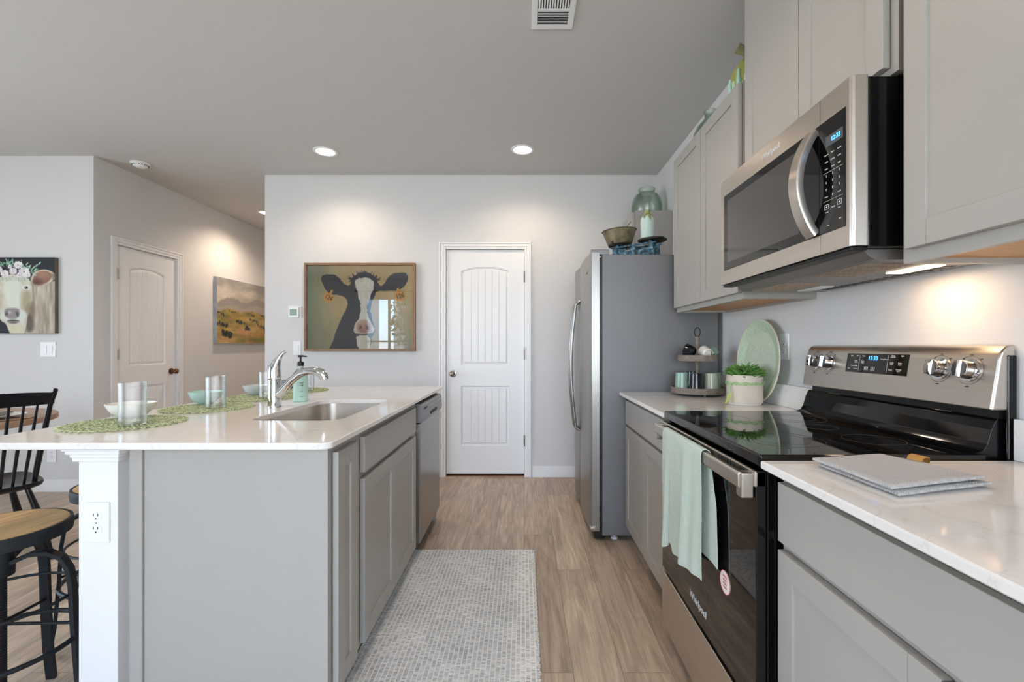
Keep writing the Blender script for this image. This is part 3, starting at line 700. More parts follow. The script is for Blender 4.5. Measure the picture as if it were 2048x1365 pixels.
# sink
t = thing('kitchen_sink', 'stainless steel single-bowl sink undermounted in the island', 'sink', (-0.875, 2.056, 0.69))
def rz(off, z): return [(x, y, z) for x, y in rrect(*SK, (0.07,)*4, off)]
MB().rings([rz(-0.05, 0.694), rz(0.0, 0.70), rz(0.011, 0.72), rz(0.011, 0.888), rz(0.022, 0.888), rz(0.022, 0.893), rz(0.004, 0.893), rz(0.003, 0.86), rz(-0.004, 0.735), rz(-0.018, 0.712), rz(-0.045, 0.705), rz(-0.12, 0.703)]).build('bowl', mat('satin_sink_steel', 'd0c6ba', 0.3, 1.0, var=0.03, scale=80, stretch=(1, 1, .05), aniso=0.3), t)
MB().lathe([(0.001, 0.7045), (0.03, 0.7045), (0.045, 0.708), (0.048, 0.7045)], (-0.875, 2.056, 0), 24).build('drain', chrome_m, t)

# faucet
fx, fy = -1.139, 2.09
t = thing('kitchen_faucet', 'chrome single-handle pull-out faucet behind the island sink', 'faucet', (fx, fy, 0.914))
MB().lathe([(0.031, 0.9142), (0.031, 0.918), (0.0285, 0.922), (0.0275, 1.03), (0.029, 1.046)], (fx, fy, 0), 28).build('body', chrome_m, t)
P = [(fx, fy, 1.048), (fx-0.001, fy, 1.075), (fx+0.002, fy, 1.10), (fx+0.012, fy, 1.125), (fx+0.026, fy, 1.148), (fx+0.040, fy, 1.163), (fx+0.052, fy, 1.170)]
MB().tube(P, [0.0285, 0.028, 0.024, 0.016, 0.010, 0.008, 0.006], 20).build('lever', chrome_m, t)
P = [(fx+0.005, fy, 0.965), (fx+0.035, fy, 0.990), (fx+0.075, fy, 1.035), (fx+0.115, fy, 1.066), (fx+0.150, fy, 1.079), (fx+0.175, fy, 1.080)]
MB().tube(P, [0.024, 0.0205, 0.018, 0.0165, 0.0165, 0.018], 20).build('spout', chrome_m, t)
P = [(fx+0.168, fy, 1.081), (fx+0.190, fy, 1.079), (fx+0.213, fy, 1.070), (fx+0.226, fy, 1.055), (fx+0.229, fy, 1.040)]
MB().tube(P, [0.0165, 0.020, 0.022, 0.021, 0.018], 20).build('spray_head', chrome_m, t)
# soap bottle
sx_, sy_ = -1.133, 2.32
t = thing('soap_dispenser', 'clear pump bottle of mint green liquid soap beside the faucet', 'soap dispenser', (sx_, sy_, 0.914))
MB().lathe([(0.001, 0.9145), (0.034, 0.9145), (0.036, 0.918), (0.036, 1.035), (0.035, 1.044), (0.001, 1.044)], (sx_, sy_, 0), 32).build('liquid_soap', soap_m, t)
MB().lathe([(0.0365, 1.044), (0.034, 1.058), (0.022, 1.072), (0.014, 1.080), (0.0135, 1.096), (0.0115, 1.096), (0.0115, 1.080), (0.020, 1.070), (0.032, 1.056), (0.034, 1.0445)], (sx_, sy_, 0), 32, loop=True).build('bottle_neck', glass_m, t)
MB().lathe([(0.016, 1.092), (0.016, 1.112), (0.010, 1.114), (0.005, 1.116), (0.005, 1.140), (0.001, 1.140)], (sx_, sy_, 0), 20).tube([(sx_-0.012, sy_, 1.142), (sx_+0.010, sy_, 1.143), (sx_+0.032, sy_-0.002, 1.141)], [0.006, 0.005, 0.0035], 10).build('pump', black_plastic, t)
join_text([('hand', 0.010, (sx_+0.020, sy_-0.0325, 1.010), (0.85, 0.52, 0), (0, 0, 1)), ('soap', 0.010, (sx_+0.020, sy_-0.0325, 0.998), (0.85, 0.52, 0), (0, 0, 1)), ('lotion', 0.007, (sx_+0.020, sy_-0.0325, 0.966), (0.85, 0.52, 0), (0, 0, 1)), ('12 fl oz', 0.007, (sx_+0.020, sy_-0.0325, 0.940), (0.85, 0.52, 0), (0, 0, 1))], dark_ink, 'printed_text', t)

# ------------------------------------------------------------------ dishwasher
t = thing('dishwasher', 'stainless steel dishwasher with grey control strip at the far end of the island', 'dishwasher', (-0.88, 2.83, 0))
DY0, DY1 = 2.53, 3.112
MB().box(-1.2, -0.612, DY0, DY1, 0.105, 0.888).build('body', black_plastic, t)
MB().box(-0.610, -0.575, DY0, DY1, 0.10, 0.762, 0.004).build('door', mat('brushed_dishwasher_steel', 'a6a29e', 0.3, 1.0, var=0.03, scale=90, stretch=(1, .03, 1), aniso=.5), t)
m = MB().prism([(-0.61, 0.766), (-0.566, 0.766), (-0.556, 0.785), (-0.562, 0.862), (-0.575, 0.872), (-0.61, 0.872)], DY0, DY1, 'y', bev=0.003)
cp = m.build('control_panel', grey_plastic, t); cp['label'] = 'grey plastic control strip with recessed handle'
MB().box(-0.5640, -0.5545, 2.72, 2.92, 0.788, 0.806, 0.002).build('handle_pocket', slot_m, cp)
MB().box(-0.5640, -0.5575, 2.57, 2.65, 0.838, 0.846, 0.001).build('vent_slot', slot_m, cp)
join_text([(s_, 0.009, (-0.5585, y_, 0.842), (0, 1, 0), (0, 0, 1)) for s_, y_ in (('Normal', 2.75), ('Heavy', 2.81), ('Rinse', 2.87), ('Start', 2.97), ('Cancel', 3.03))], white_ink, 'button_print', cp, 0.003)
MB().box(-0.70, -0.68, DY0, DY1, 0.0, 0.104).build('kick_plate', black_plastic, t)

# ------------------------------------------------------------------ refrigerator
t = thing('refrigerator', 'tall side-by-side stainless refrigerator with grey textured side', 'refrigerator', (0.8, 3.24, 0))
FY0, FY1 = 2.79, 3.695
MB().box(0.478, 1.185, FY0, FY1, 0.035, 1.752, 0.004).build('body', fridge_side, t)
MB().box(0.462, 0.480, FY0+0.012, FY1-0.012, 0.06, 1.735).build('door_gasket', black_plastic, t)
def fdoor(y0, y1, lab):
    P = []; mid = (y0+y1)/2; hw = (y1-y0)/2
    for i in range(13):
        u = -1+i/6; P.append((0.400+0.010*u*u if abs(u) < 1 else 0.414, mid+hw*u))
    poly = [(x, y) for x, y in P]+[(0.462, y1), (0.462, y0)]
    m = MB(); m.prism(poly, 0.062, 1.768, 'z', bev=0.002, seg=1); o = m.build('door', steel_v, t, angle=30); o['label'] = lab; return o
n1 = fdoor(FY0, 3.342, 'wider fridge door nearer the camera'); n2 = fdoor(3.350, FY1, 'narrow freezer door')
for y, d in ((3.300, n1), (3.392, n2)):
    P = [(0.404, y, 1.515), (0.382, y, 1.500)] + [(0.372-0.033*math.sin(PI*k/12), y, 1.49-0.88*k/12) for k in range(13)] + [(0.382, y, 0.600), (0.404, y, 0.585)]
    MB().tube(P, 0.011, 12, flat=1.3).build('handle', steel_v, d)
for y in (FY0+0.01, FY1-0.05): MB().box(0.41, 0.52, y, y+0.04, 1.753, 1.786, 0.004).build('hinge_cover', grey_plastic, t)
MB().box(0.43, 0.50, FY0+0.01, FY1-0.01, 0.015, 0.058, 0.003).build('base_grille', black_plastic, t)
for y in (FY0+0.05, FY1-0.05):
    MB().lathe([(0.001, 0), (0.02, 0), (0.02, 0.012), (0.008, 0.014), (0.008, 0.036)], (0.56, y, 0), 16).build('foot', white_plastic, t)
    MB().lathe([(0.001, 0), (0.02, 0), (0.02, 0.012), (0.008, 0.014), (0.008, 0.036)], (1.10, y, 0), 16).build('foot', white_plastic, t)
MB().box(0.405, 0.445, FY0+0.002-0.012, FY0+0.03, 0.075, 0.092, 0.003).build('bottom_hinge', chrome_m, t)
text('Whirlpool', 0.026, (0.4035, 2.95, 1.66), (0, -1, 0), (0, 0, 1), nickel_m, 'badge', n1, 0.004)

# ------------------------------------------------------------------ range
t = thing('electric_range', 'stainless and black glass-top electric range with a towel on its handle', 'range', (0.88, 1.51, 0))
BF = 0.600
MB().box(BF, XR-0.005, RY0+0.003, RY1-0.003, 0.03, 0.892, 0.003).build('body', black_enamel, t)
# cooktop
ck = MB().box(0.580, 1.140, RY0, RY1, 0.894, 0.926, 0.006, seg=3).build('cooktop', black_glass, t); ck['label'] = 'glossy black ceramic glass cooktop'
def ring(cx, cy, r, name='burner_ring', w=0.0007):
    MB().lathe([(r, 0.9261), (r+w, 0.9261), (r+w, 0.9264), (r, 0.9264)], (cx, cy, 0), 64, loop=True).build(name, mat_ring, ck)
mat_ring = mat('burner_print', '4a4a4a', 0.4, var=0.02)
for cx, cy, r in ((0.74, 1.32, 0.11), (0.74, 1.32, 0.075), (0.74, 1.70, 0.09), (1.0, 1.31, 0.075), (1.0, 1.70, 0.105), (1.0, 1.70, 0.07), (0.98, 1.515, 0.05)): ring(cx, cy, r)
# riser below the console
MB().prism([(1.122, 0.926), (1.142, 0.934), (1.152, 0.95), (1.162, 0.985), (1.172, 1.008), (1.178, 1.014), (XR-0.006, 1.014), (XR-0.006, 0.893), (1.122, 0.893)], RY0+0.012, RY1-0.004, 'y', bev=0.0015, seg=1).build('back_riser', black_enamel, t)
MB().box(1.182, XR-0.005, RY0+0.014, RY1-0.02, 1.012, 1.05).build('console_support', black_plastic, t)
for y in (1.28, 1.72): MB().tube([(1.168, y-0.03, 1.0155), (1.160, y-0.022, 1.0155), (1.160, y+0.022, 1.0155), (1.168, y+0.03, 1.0155)], 0.0015, 6).build('wire_clip', nickel_m, t)
MB().box(1.188, XR-0.004, RY0-0.003, RY0+0.006, 0.895, 1.172, 0.004).build('end_cap', black_enamel, t)
cs = MB().prism([(1.150, 1.034), (1.171, 1.165), (1.176, 1.180), (1.184, 1.191), (1.195, 1.197), (XR-0.004, 1.199), (XR-0.004, 1.034)], RY0+0.001, RY1-0.002, 'y', bev=0.013, seg=5)
cs = cs.build('control_console', steel_m, t, angle=50); cs['label'] = 'brushed stainless control console'
sl_ = (1.171-1.150)/(1.165-1.034)
def XF(z): return 1.150+sl_*(z-1.034)
UPV = Vector((sl_, 0, 1)).normalized(); NRM = Vector((-1, 0, sl_)).normalized()
def onface(y, z, e=0.0): return Vector((XF(z), y, z))+NRM*e
def plate(m, y0, y1, z0, z1, th, bev=0.0):
    a = [onface(y0, z0, -0.001), onface(y1, z0, -0.001), onface(y1, z1, -0.001), onface(y0, z1, -0.001)]
    b = [onface(y0, z0, th), onface(y1, z0, th), onface(y1, z1, th), onface(y0, z1, th)]
    m.rings([a, b]); return m
dp = plate(MB(), 1.388, 1.652, 1.102, 1.168, 0.0015).build('control_display', black_glass, cs); dp['label'] = 'black touch display reading 12:33'
RT = (0, -1, 0)
text('12:33', 0.020, onface(1.530, 1.154, 0.002), RT, UPV, blue_led, 'clock_digits', dp, 0.0004) if False else None
items = []
for s_, y, z in (('Bake', 1.628, 1.160), ('Broil', 1.600, 1.160), ('Clean', 1.572, 1.160), ('Keep', 1.605, 1.142), ('Warm', 1.605, 1.137), ('Steam', 1.575, 1.142), ('Clean', 1.575, 1.137),
                 ('Temp/Time', 1.483, 1.150), ('Timer', 1.448, 1.163), ('On/Off', 1.448, 1.158), ('Light', 1.412, 1.163), ('Cook', 1.450, 1.140), ('Time', 1.450, 1.135),
                 ('Delay', 1.418, 1.140), ('Start', 1.418, 1.135), ('Clock', 1.452, 1.118), ('Control', 1.420, 1.120), ('Lock', 1.420, 1.115), ('Frozen Bake', 1.612, 1.125),
                 ('Start', 1.635, 1.115), ('Cancel', 1.605, 1.115)):
    items.append((s_, 0.0062, onface(y, z, 0.0018), RT, UPV))
join_text(items, white_ink, 'button_print', cs)
join_text([('12:33', 0.019, onface(1.530, 1.152, 0.0018), RT, UPV)], blue_led, 'clock_digits', cs)
m = MB()
for y in (1.555, 1.525):
    for (a, b, c, d) in ((-.008, .008, -.0055, -.0045), (-.008, .008, .0045, .0055), (-.008, -.007, -.0055, .0055), (.007, .008, -.0055, .0055), (-.002, .002, -.002, .002)): plate(m, y+a, y+b, 1.118+c, 1.118+d, 0.0022)
plate(m, 1.5895, 1.5900, 1.110, 1.162, 0.002); plate(m, 1.4665, 1.467, 1.108, 1.164, 0.002)
m.build('button_outlines', white_ink, cs)
R3 = Matrix((( NRM.x, 0, UPV.x), (NRM.y, 1, UPV.y), (NRM.z, 0, UPV.z)))  # local x->normal
for y in (1.825, 1.748, 1.282, 1.197):
    c = onface(y, 1.131)
    k = MB().lathe([(0.001, 0), (0.030, 0), (0.030, 0.003), (0.024, 0.004), (0.023, 0.026), (0.0215, 0.029), (0.001, 0.029)], c, 36, axis='x', M=R3)
    ko = k.build('knob', chrome_m, cs)
    g = MB(); a = [c+NRM*e+Vector((0, dy, 0))+UPV*dz for e, dy, dz in ((0.028, -0.006, -0.022), (0.028, 0.006, -0.022), (0.028, 0.006, 0.022), (0.028, -0.006, 0.022))]
    b = [c+NRM*e+Vector((0, dy, 0))+UPV*dz for e, dy, dz in ((0.040, -0.0045, -0.020), (0.040, 0.0045, -0.020), (0.040, 0.0045, 0.020), (0.040, -0.0045, 0.020))]
    g.rings([a, b]); g.build('knob_grip', chrome_m, ko)
m = MB()
for y in (1.825, 1.748, 1.282, 1.197):
    n = 40; R1 = [onface(y+0.037*math.cos(2*PI*k/n), 1.131+0.037*math.sin(2*PI*k/n), 0.0006) for k in range(6, n-5)]
    m.tube(R1, 0.0004, 4)
m.build('dial_print', dark_ink, cs)
join_text([(s_, 0.0055, onface(y+dy, z, 0.0005), RT, UPV) for y in (1.825, 1.748, 1.282, 1.197) for s_, dy, z in (('OFF', 0, 1.174-0.003), ('HI', 0.02, 1.160), ('LO', -0.028, 1.160), ('MED', 0, 1.088))], dark_ink, 'dial_text', cs)
# oven door
od = MB().box(0.572, 0.599, RY0+0.003, RY1-0.003, 0.286, 0.886, 0.003).build('oven_door', black_glass, t); od['label'] = 'black glass oven door with stainless top strip'
MB().box(0.5695, 0.5975, RY0+0.003, RY1-0.003, 0.845, 0.884, 0.003).build('top_strip', steel_m, od)
m = MB()
for c in (1.30, 1.42, 1.54, 1.66, 1.78):
    for k in range(9): y = c+(k-4)*0.0095; m.box(0.5690, 0.5720, y-0.0028, y+0.0028, 0.865, 0.879, 0)
m.build('vent_slots', slot_m, od)
h = MB().prism([(0.538, 0.838), (0.535, 0.845), (0.535, 0.872), (0.538, 0.879), (0.548, 0.879), (0.551, 0.872), (0.551, 0.845), (0.548, 0.838)], RY0+0.02, RY1-0.02, 'y', bev=0.0015, seg=1)
for y in (RY0+0.010, RY1-0.042): h.box(0.540, 0.571, y, y+0.032, 0.815, 0.879, 0.004)
h.build('handle', steel_m, od)
text('Whirlpool', 0.034, (0.5715, 1.505, 0.345), (0, -1, 0), (0, 0, 1), badge_m, 'badge', od, 0.0015)
MB().box(0.570, 0.599, RY0+0.003, RY1-0.003, 0.055, 0.272, 0.004).build('storage_drawer', steel_m, t)
o = MB().lathe([(0.001, 0.5711), (0.033, 0.5711), (0.033, 0.5722), (0.001, 0.5722)], (0, 1.30, 0.522), 36, axis='x').build('sticker', sticker_m, od); o['label'] = 'round paper sticker'
MB().lathe([(0.0315, 0.5706), (0.0335, 0.5706), (0.0335, 0.5712), (0.0315, 0.5712)], (0, 1.30, 0.522), 36, axis='x', loop=True).build('sticker_border', sticker_red, o)
join_text([(s_, 0.0075, (0.5707, 1.30, z), (0, -1, 0), (0, 0, 1)) for s_, z in (('AIR FRY', 0.538), ('READY', 0.528), ('STEAM', 0.518), ('CLEAN', 0.508))], sticker_red, 'sticker_text', o)

# towel over the oven handle
def towel():
    m = MB(); N = 46
    cols = []
    for i in range(N+1):
        u = i/N
        def prof(v):   # v 0..1 front bottom -> over bar -> back bottom
            return v
        cols.append(u)
    S = []
    nv = 60
    # path down the drape: front from bottom up, over the bar, back down
    rows = []
    for k in range(nv+1):
        v = k/nv; row = []
        for i in range(N+1):
            u = i/N
            yF = 1.372+(1.742-1.372)*u; yB = 1.318+(1.71-1.318)*u
            zf = 0.492-0.045*u-0.028*math.exp(-((u-0.72)/0.05)**2)*(-1); zb = 0.552+0.01*u
            fold = math.sin(u*13.0+0.4)+0.6*math.sin(u*27+1.0+2*v)
            if v < 0.55:
                w = v/0.55; z = zf+(0.874-zf)*w; amp = 0.0085*(1-w)**0.6+0.001
                x = 0.5265-0.006*(1-w)+fold*amp*0.9; spread = (1-w); y = yF+0.012*spread*(u-0.5)*1.0+0.004*math.sin(6*w+3*u)*spread
                crease = math.exp(-((u-0.77)/0.018)**2); x += 0.010*crease*(1-w**3)
                if x > 0.5295 and z > 0.83: x = 0.5295
            elif v < 0.65:
                a = PI*(v-0.55)/0.10; x = 0.543-0.0135*math.cos(a)*1.0; z = 0.874+0.0115*math.sin(a); y = yF+(yB-yF)*(v-0.55)/0.10*0.15
            else:
                w = (v-0.65)/0.35; z = 0.874+(zb-0.874)*w; x = 0.5560+0.0035*math.sin(u*17)*w*0.8; y = yF+(yB-yF)*(0.15+0.85*min(1, w*2.2))+0.004*math.sin(5*w+2*u)
            row.append((x, y, z))
        rows.append(row)
    bm = m.bm; V = [[bm.verts.new(p) for p in r] for r in rows]
    for i in range(nv):
        for j in range(N): bm.faces.new((V[i][j], V[i][j+1], V[i+1][j+1], V[i+1][j]))
    bmesh.ops.recalc_face_normals(bm, faces=bm.faces)
    res = bmesh.ops.solidify(bm, geom=bm.faces[:], thickness=0.0022)
    o = m.build('kitchen_towel', towel_m, angle=70); origin_to(o, (0.54, 1.53, 0.874))
    return tag(o, 'pale green waffle-weave towel draped over the oven door handle', 'towel')
towel()

# ------------------------------------------------------------------ microwave
t = thing('microwave', 'stainless over-the-range microwave with curved handle reading 12:33', 'microwave', (1.0, 1.5, 1.41))
MY0, MY1, MX = 1.120, 1.868, 0.803; MZ0, MZ1 = 1.441, 1.861
MB().box(0.845, XR-0.003, MY0+0.004, MY1-0.002, MZ0-0.002, MZ1-0.002, 0.003).build('body', black_enamel, t)
def chf(y0, y1, near, name, m_, par):
    """front slab with rolled near edge; polygon in (x,y)"""
    p = [(MX, y1), (0.843, y1), (0.843, y0)]
    if near: p += [(0.838, y0), (0.812, y0+0.0015), (0.806, y0+0.004), (MX, y0+0.010)]
    else: p += [(MX, y0)]
    return MB().prism(p[::-1], MZ0, MZ1, 'z', bev=0.0012, seg=2).build(name, m_, par, angle=25)
dr = chf(1.2425, MY1, False, 'door', steel_m, t); dr['label'] = 'stainless door with black glass window'
cpn = chf(MY0, 1.2405, True, 'control_side', steel_m, t)
MB().box(MX-0.0012, MX+0.004, 1.2425, 1.836, 1.494, 1.793, 0.0008).build('window_glass', black_glass, dr)
kp = MB().box(MX-0.0012, MX+0.004, 1.141, 1.2405, 1.494, 1.793, 0.0008).build('keypad', black_glass, cpn); kp['label'] = 'black keypad panel with blue clock'
mg = mat('window_reflection_grey', '4b4745', 0.08, var=0.02)  # grey of the inner window stands in for the room reflected there
MB().box(MX-0.0016, MX, 1.335, 1.800, 1.522, 1.766, 0.0005).build('inner_window', mg, dr)
P = []
for k in range(25):
    u = k/24; z = 1.500+0.282*u; P.append((0.800-0.048*math.sin(PI*u)**0.8, z))
hb = MB(); rr = []
for i, (x, z) in enumerate(P):
    d = Vector((P[min(i+1, 24)][0]-P[max(i-1, 0)][0], P[min(i+1, 24)][1]-P[max(i-1, 0)][1])).normalized(); n = Vector((-d.y, d.x))*0.0095
    y0, y1 = 1.247, 1.286
    rr.append([(x+n.x, y0, z+n.y), (x+n.x*0.3-0.001, y0-0.002, z), (x-n.x, y0, z-n.y), (x-n.x, y1, z-n.y), (x+n.x, y1, z+n.y)])
hb.rings(rr); hb.build('handle', steel_m, dr, angle=40)
text('Whirlpool', 0.026, (MX-0.0009, 1.490, 1.826), RT, (0, 0, 1), badge_m, 'badge', dr, 0.002)
MB().box(MX-0.0018, MX+0.001, 1.150, 1.215, 1.720, 1.748, 0.0003).build('clock_window', display_m, kp)
join_text([('12:33', 0.016, (MX-0.0022, 1.176, 1.734), RT, (0, 0, 1))], blue_led, 'clock_digits', kp)
it = []
X_ = MX-0.0016
cols3 = (1.213, 1.188, 1.163)
for k, row in enumerate((('Popcorn', 'Steam', 'Reheat'), ('Cook', 'Defrost', 'Soften'), ('Cook', 'Timed', 'Hold'), ('1', '2', '3'), ('4', '5', '6'), ('7', '8', '9'), ('Power', '0', 'Clock'))):
    z = 1.700-0.0185*k
    for y, s_ in zip(cols3, row): it.append((s_, 0.0052 if len(s_) > 1 else 0.009, (X_, y, z), RT, (0, 0, 1)))
for y, s_, z in ((1.212, 'Cancel', 1.548), (1.186, 'Add 30', 1.556), (1.163, 'Start', 1.548), (1.160, 'Light', 1.520), (1.205, 'Vent', 1.512)): it.append((s_, 0.0048, (X_, y, z), RT, (0, 0, 1)))
join_text(it, white_ink, 'key_print', kp)
m = MB()
for y in (1.212, 1.163):
    for (a, b, c, d) in ((-.008, .008, -.0065, -.0055), (-.008, .008, .0055, .0065), (-.008, -.007, -.0065, .0065), (.007, .008, -.0065, .0065), (-.002, .002, -.002, .002)): m.box(X_-0.0002, X_+0.0006, y+a, y+b, 1.562+c, 1.562+d)
for z in (1.652, 1.577): m.box(X_-0.0002, X_+0.0006, 1.150, 1.225, z, z+0.0006)
m.build('key_outlines', white_ink, kp)
# underside
hoodg = mat('hood_grey_metal', '85827f', 0.4, 0.6)
ub = MB().prism([(0.850, MZ0-0.003), (0.870, 1.418), (0.885, 1.412), (1.195, 1.412), (1.200, MZ0-0.003)], MY0+0.03, MY1-0.03, 'y').build('underside_pan', hoodg, t); ub['label'] = 'grey vented underside pan'
MB().box(MX+0.006, 0.850, MY0+0.01, MY1-0.01, MZ0-0.010, MZ0-0.0005, 0.003).build('lower_lip', black_plastic, t)
filt = mat('filter_mesh', 'a89a8a', 0.5, 0.7, var=0.4, scale=300)
for y0, y1 in ((1.20, 1.42), (1.58, 1.80)):
    m = MB().box(0.90, 1.03, y0, y1, 1.4095, 1.4125)
    for k in range(12): y = y0+0.008+(y1-y0-0.016)*k/11; m.box(0.905, 1.025, y-0.002, y+0.002, 1.4080, 1.4097)
    m.build('grease_filter', filt, ub)
for y0, y1, q_ in ((1.22, 1.36, hoodlamp_m), (1.66, 1.80, porcelain)):
    MB().box(1.075, 1.125, y0, y1, 1.4085, 1.4125, 0.001).build('work_light', q_, ub)
m = MB()
for k in range(16): m.box(1.145, 1.175, 1.24+k*0.034, 1.256+k*0.034, 1.4108, 1.4125)
m.build('vent_slots', slot_m, ub)
for y in (1.29,):
    l = bpy.data.lights.new('hood_light', 'AREA'); l.shape = 'RECTANGLE'; l.size = 0.05; l.size_y = 0.13; l.energy = 0.6; l.color = (1.0, 0.68, 0.42)
    o = bpy.data.objects.new('hood_light', l); COL.objects.link(o); o.parent = t; o.location = Vector((1.10, y, 1.404))-t.location

# ------------------------------------------------------------------ ceiling fittings
def can(x, y, lab, power=17):
    r = thing('recessed_light', lab, 'ceiling light', (x, y, ZC), 'recessed ceiling downlights')
    MB().lathe([(0.070, ZC-0.0005), (0.094, ZC-0.0005), (0.094, ZC-0.004), (0.086, ZC-0.009), (0.072, ZC-0.006)], (x, y, 0), 40, loop=True).build('trim_ring', white_plastic, r)
    MB().lathe([(0.001, ZC-0.004), (0.072, ZC-0.004), (0.072, ZC-0.001), (0.001, ZC-0.001)], (x, y, 0), 40).build('lens', lamp_m, r)
    l = bpy.data.lights.new('downlight', 'SPOT'); l.energy = power; l.color = (1.0, 0.80, 0.62); l.spot_size = math.radians(150); l.spot_blend = 0.7; l.shadow_soft_size = 0.06
    o = bpy.data.objects.new('downlight', l); COL.objects.link(o); o.parent = r; o.location = (0, 0, -0.03)
can(-1.59, 3.664, 'lit round recessed ceiling light above the cow picture')
can(-0.012, 3.63, 'lit round recessed ceiling light above the pantry door')
can(-3.01, 5.35, 'lit round recessed ceiling light in the hallway', 42)
can(-3.01, 7.4, 'added unseen ceiling light brightening the far end of the hallway, behind the corner', 34)  # extra downlight added out of view to brighten the hallway walls
can(-0.012, 1.55, 'lit recessed ceiling light over the kitchen aisle, above the frame', 20)
can(-1.59, 1.55, 'lit recessed ceiling light over the island, above the frame', 20)
t = thing('smoke_detector', 'round white smoke detector on the ceiling at the hallway entrance', 'smoke detector', (-3.27, 3.90, ZC))
MB().lathe([(0.001, ZC-0.038), (0.035, ZC-0.038), (0.050, ZC-0.030), (0.058, ZC-0.014), (0.070, ZC-0.010), (0.070, ZC-0.001), (0.001, ZC-0.001)], (-3.27, 3.90, 0), 36).build('cover', white_plastic, t)
m = MB()
for k in range(18):
    a = 2*PI*k/18; c = Vector((-3.27+0.056*math.cos(a), 3.90+0.056*math.sin(a), ZC-0.022)); m.sphere(c, 0.004, seg=8)
m.build('vent_holes', slot_m, t)
t = thing('ceiling_vent', 'white rectangular ceiling air register with slats', 'air vent', (0.137, 2.09, ZC))
m = MB(); vx0, vx1, vy0, vy1 = 0.037, 0.237, 1.90, 2.24
m.box(vx0, vx1, vy0, vy0+0.028, ZC-0.008, ZC-0.0005, 0.002); m.box(vx0, vx1, vy1-0.028, vy1, ZC-0.008, ZC-0.0005, 0.002)
m.box(vx0, vx0+0.028, vy0+0.028, vy1-0.028, ZC-0.008, ZC-0.0005, 0.002); m.box(vx1-0.028, vx1, vy0+0.028, vy1-0.028, ZC-0.008, ZC-0.0005, 0.002)
m.box(vx0+0.028, vx1-0.028, 2.11, 2.118, ZC-0.008, ZC-0.001)
m.build('frame', white_plastic, t)
MB().box(vx0+0.028, vx1-0.028, vy0+0.028, vy1-0.028, ZC-0.0015, ZC-0.0005).build('duct_opening', slot_m, t)
for k in range(9):
    y = 2.122+k*0.0105; M = Matrix.Translation((0, y, ZC-0.007)) @ Matrix.Rotation(0.7, 4, 'X')
    MB().box(vx0+0.028, vx1-0.028, -0.005, 0.005, -0.0006, 0.0006, M=M).build('slat', white_plastic, t)
for k in range(12):
    x = vx0+0.034+k*0.0118; M = Matrix.Translation((x, 0, ZC-0.006)) @ Matrix.Rotation(0.7, 4, 'Y')
    MB().box(-0.004, 0.004, vy0+0.03, 2.108, -0.0006, 0.0006, M=M).build('slat', white_plastic, t)

# ------------------------------------------------------------------ wall plates
def plate_on(name, label, cat, c, w_, h_, axis, s, kind):
    """c centre; axis = wall normal axis"""
    r = thing(name, label, cat, c)
    def B(m, u0, u1, v0, v1, d0, d1, bev=0.001):
        lo, hi = sorted((s*d0, s*d1))
        if axis == 'y': m.box(c[0]+u0, c[0]+u1, c[1]+lo, c[1]+hi, c[2]+v0, c[2]+v1, bev)
        else: m.box(c[0]+lo, c[0]+hi, c[1]+u0, c[1]+u1, c[2]+v0, c[2]+v1, bev)
    m = MB(); B(m, -w_/2, w_/2, -h_/2, h_/2, 0.0005, 0.006, 0.002); m.build('plate', white_plastic, r)
    if kind == 'outlet':
        for dz in (0.0195, -0.0195):
            m = MB(); P = rrect(-0.017, 0.017, -0.014, 0.014, (0.012,)*4)
            def pt(u, v, d): return (c[0]+u, c[1]+s*d, c[2]+dz+v) if axis == 'y' else (c[0]+s*d, c[1]+u, c[2]+dz+v)
            m.rings([[pt(u, v, 0.005) for u, v in P], [pt(u, v, 0.0078) for u, v in P]]); so = m.build('socket', white_plastic, r)
            m = MB()
            for u in (-0.0065, 0.0065): B(m, u-0.001, u+0.001, dz+0.001, dz+0.009, 0.0070, 0.0084, 0)
            B(m, -0.0025, 0.0025, dz-0.009, dz-0.005, 0.0070, 0.0084, 0.0008)
            m.build('slots', slot_m, so)
        m = MB(); B(m, -0.002, 0.002, -0.002, 0.002, 0.006, 0.0068, 0.0005); m.build('screw', nickel_m, r)
    elif kind == 'switch':
        n = 2 if w_ > 0.1 else 1
        for k in range(n):
            u = 0 if n == 1 else (-0.023 if k == 0 else 0.023)
            m = MB(); B(m, u-0.0165, u+0.0165, -0.033, 0.033, 0.006, 0.0095, 0.0015); m.build('rocker', white_plastic, r)
    return r
plate_on('wall_outlet', 'white duplex power outlet on the island column', 'outlet', (-1.2735, 1.368, 0.667), 0.075, 0.121, 'y', -1, 'outlet')
plate_on('wall_outlet', 'white power outlet low on the dining wall behind the black chair', 'outlet', (-3.87, YL, 0.30), 0.075, 0.121, 'y', -1, 'outlet')
plate_on('wall_outlet', 'white outlet on the wall behind the green platter', 'outlet', (XR, 2.13, 1.19), 0.075, 0.121, 'x', -1, 'outlet')
plate_on('light_switch', 'white double rocker switch below the flower-crowned cow painting', 'light switch', (-3.90, YL, 1.165), 0.125, 0.121, 'y', -1, 'switch')
plate_on('light_switch', 'white single rocker switch between the thermostat and the faucet', 'light switch', (-2.067, YB, 1.173), 0.073, 0.125, 'y', -1, 'switch')
t = thing('thermostat', 'small white square thermostat left of the framed cow picture', 'thermostat', (-2.085, YB, 1.498))
MB().box(-2.145, -2.025, YB-0.006, YB-0.0005, 1.44, 1.556, 0.002).build('wall_plate', white_plastic, t)
MB().box(-2.133, -2.040, YB-0.028, YB-0.006, 1.450, 1.547, 0.006).build('housing', white_plastic, t)
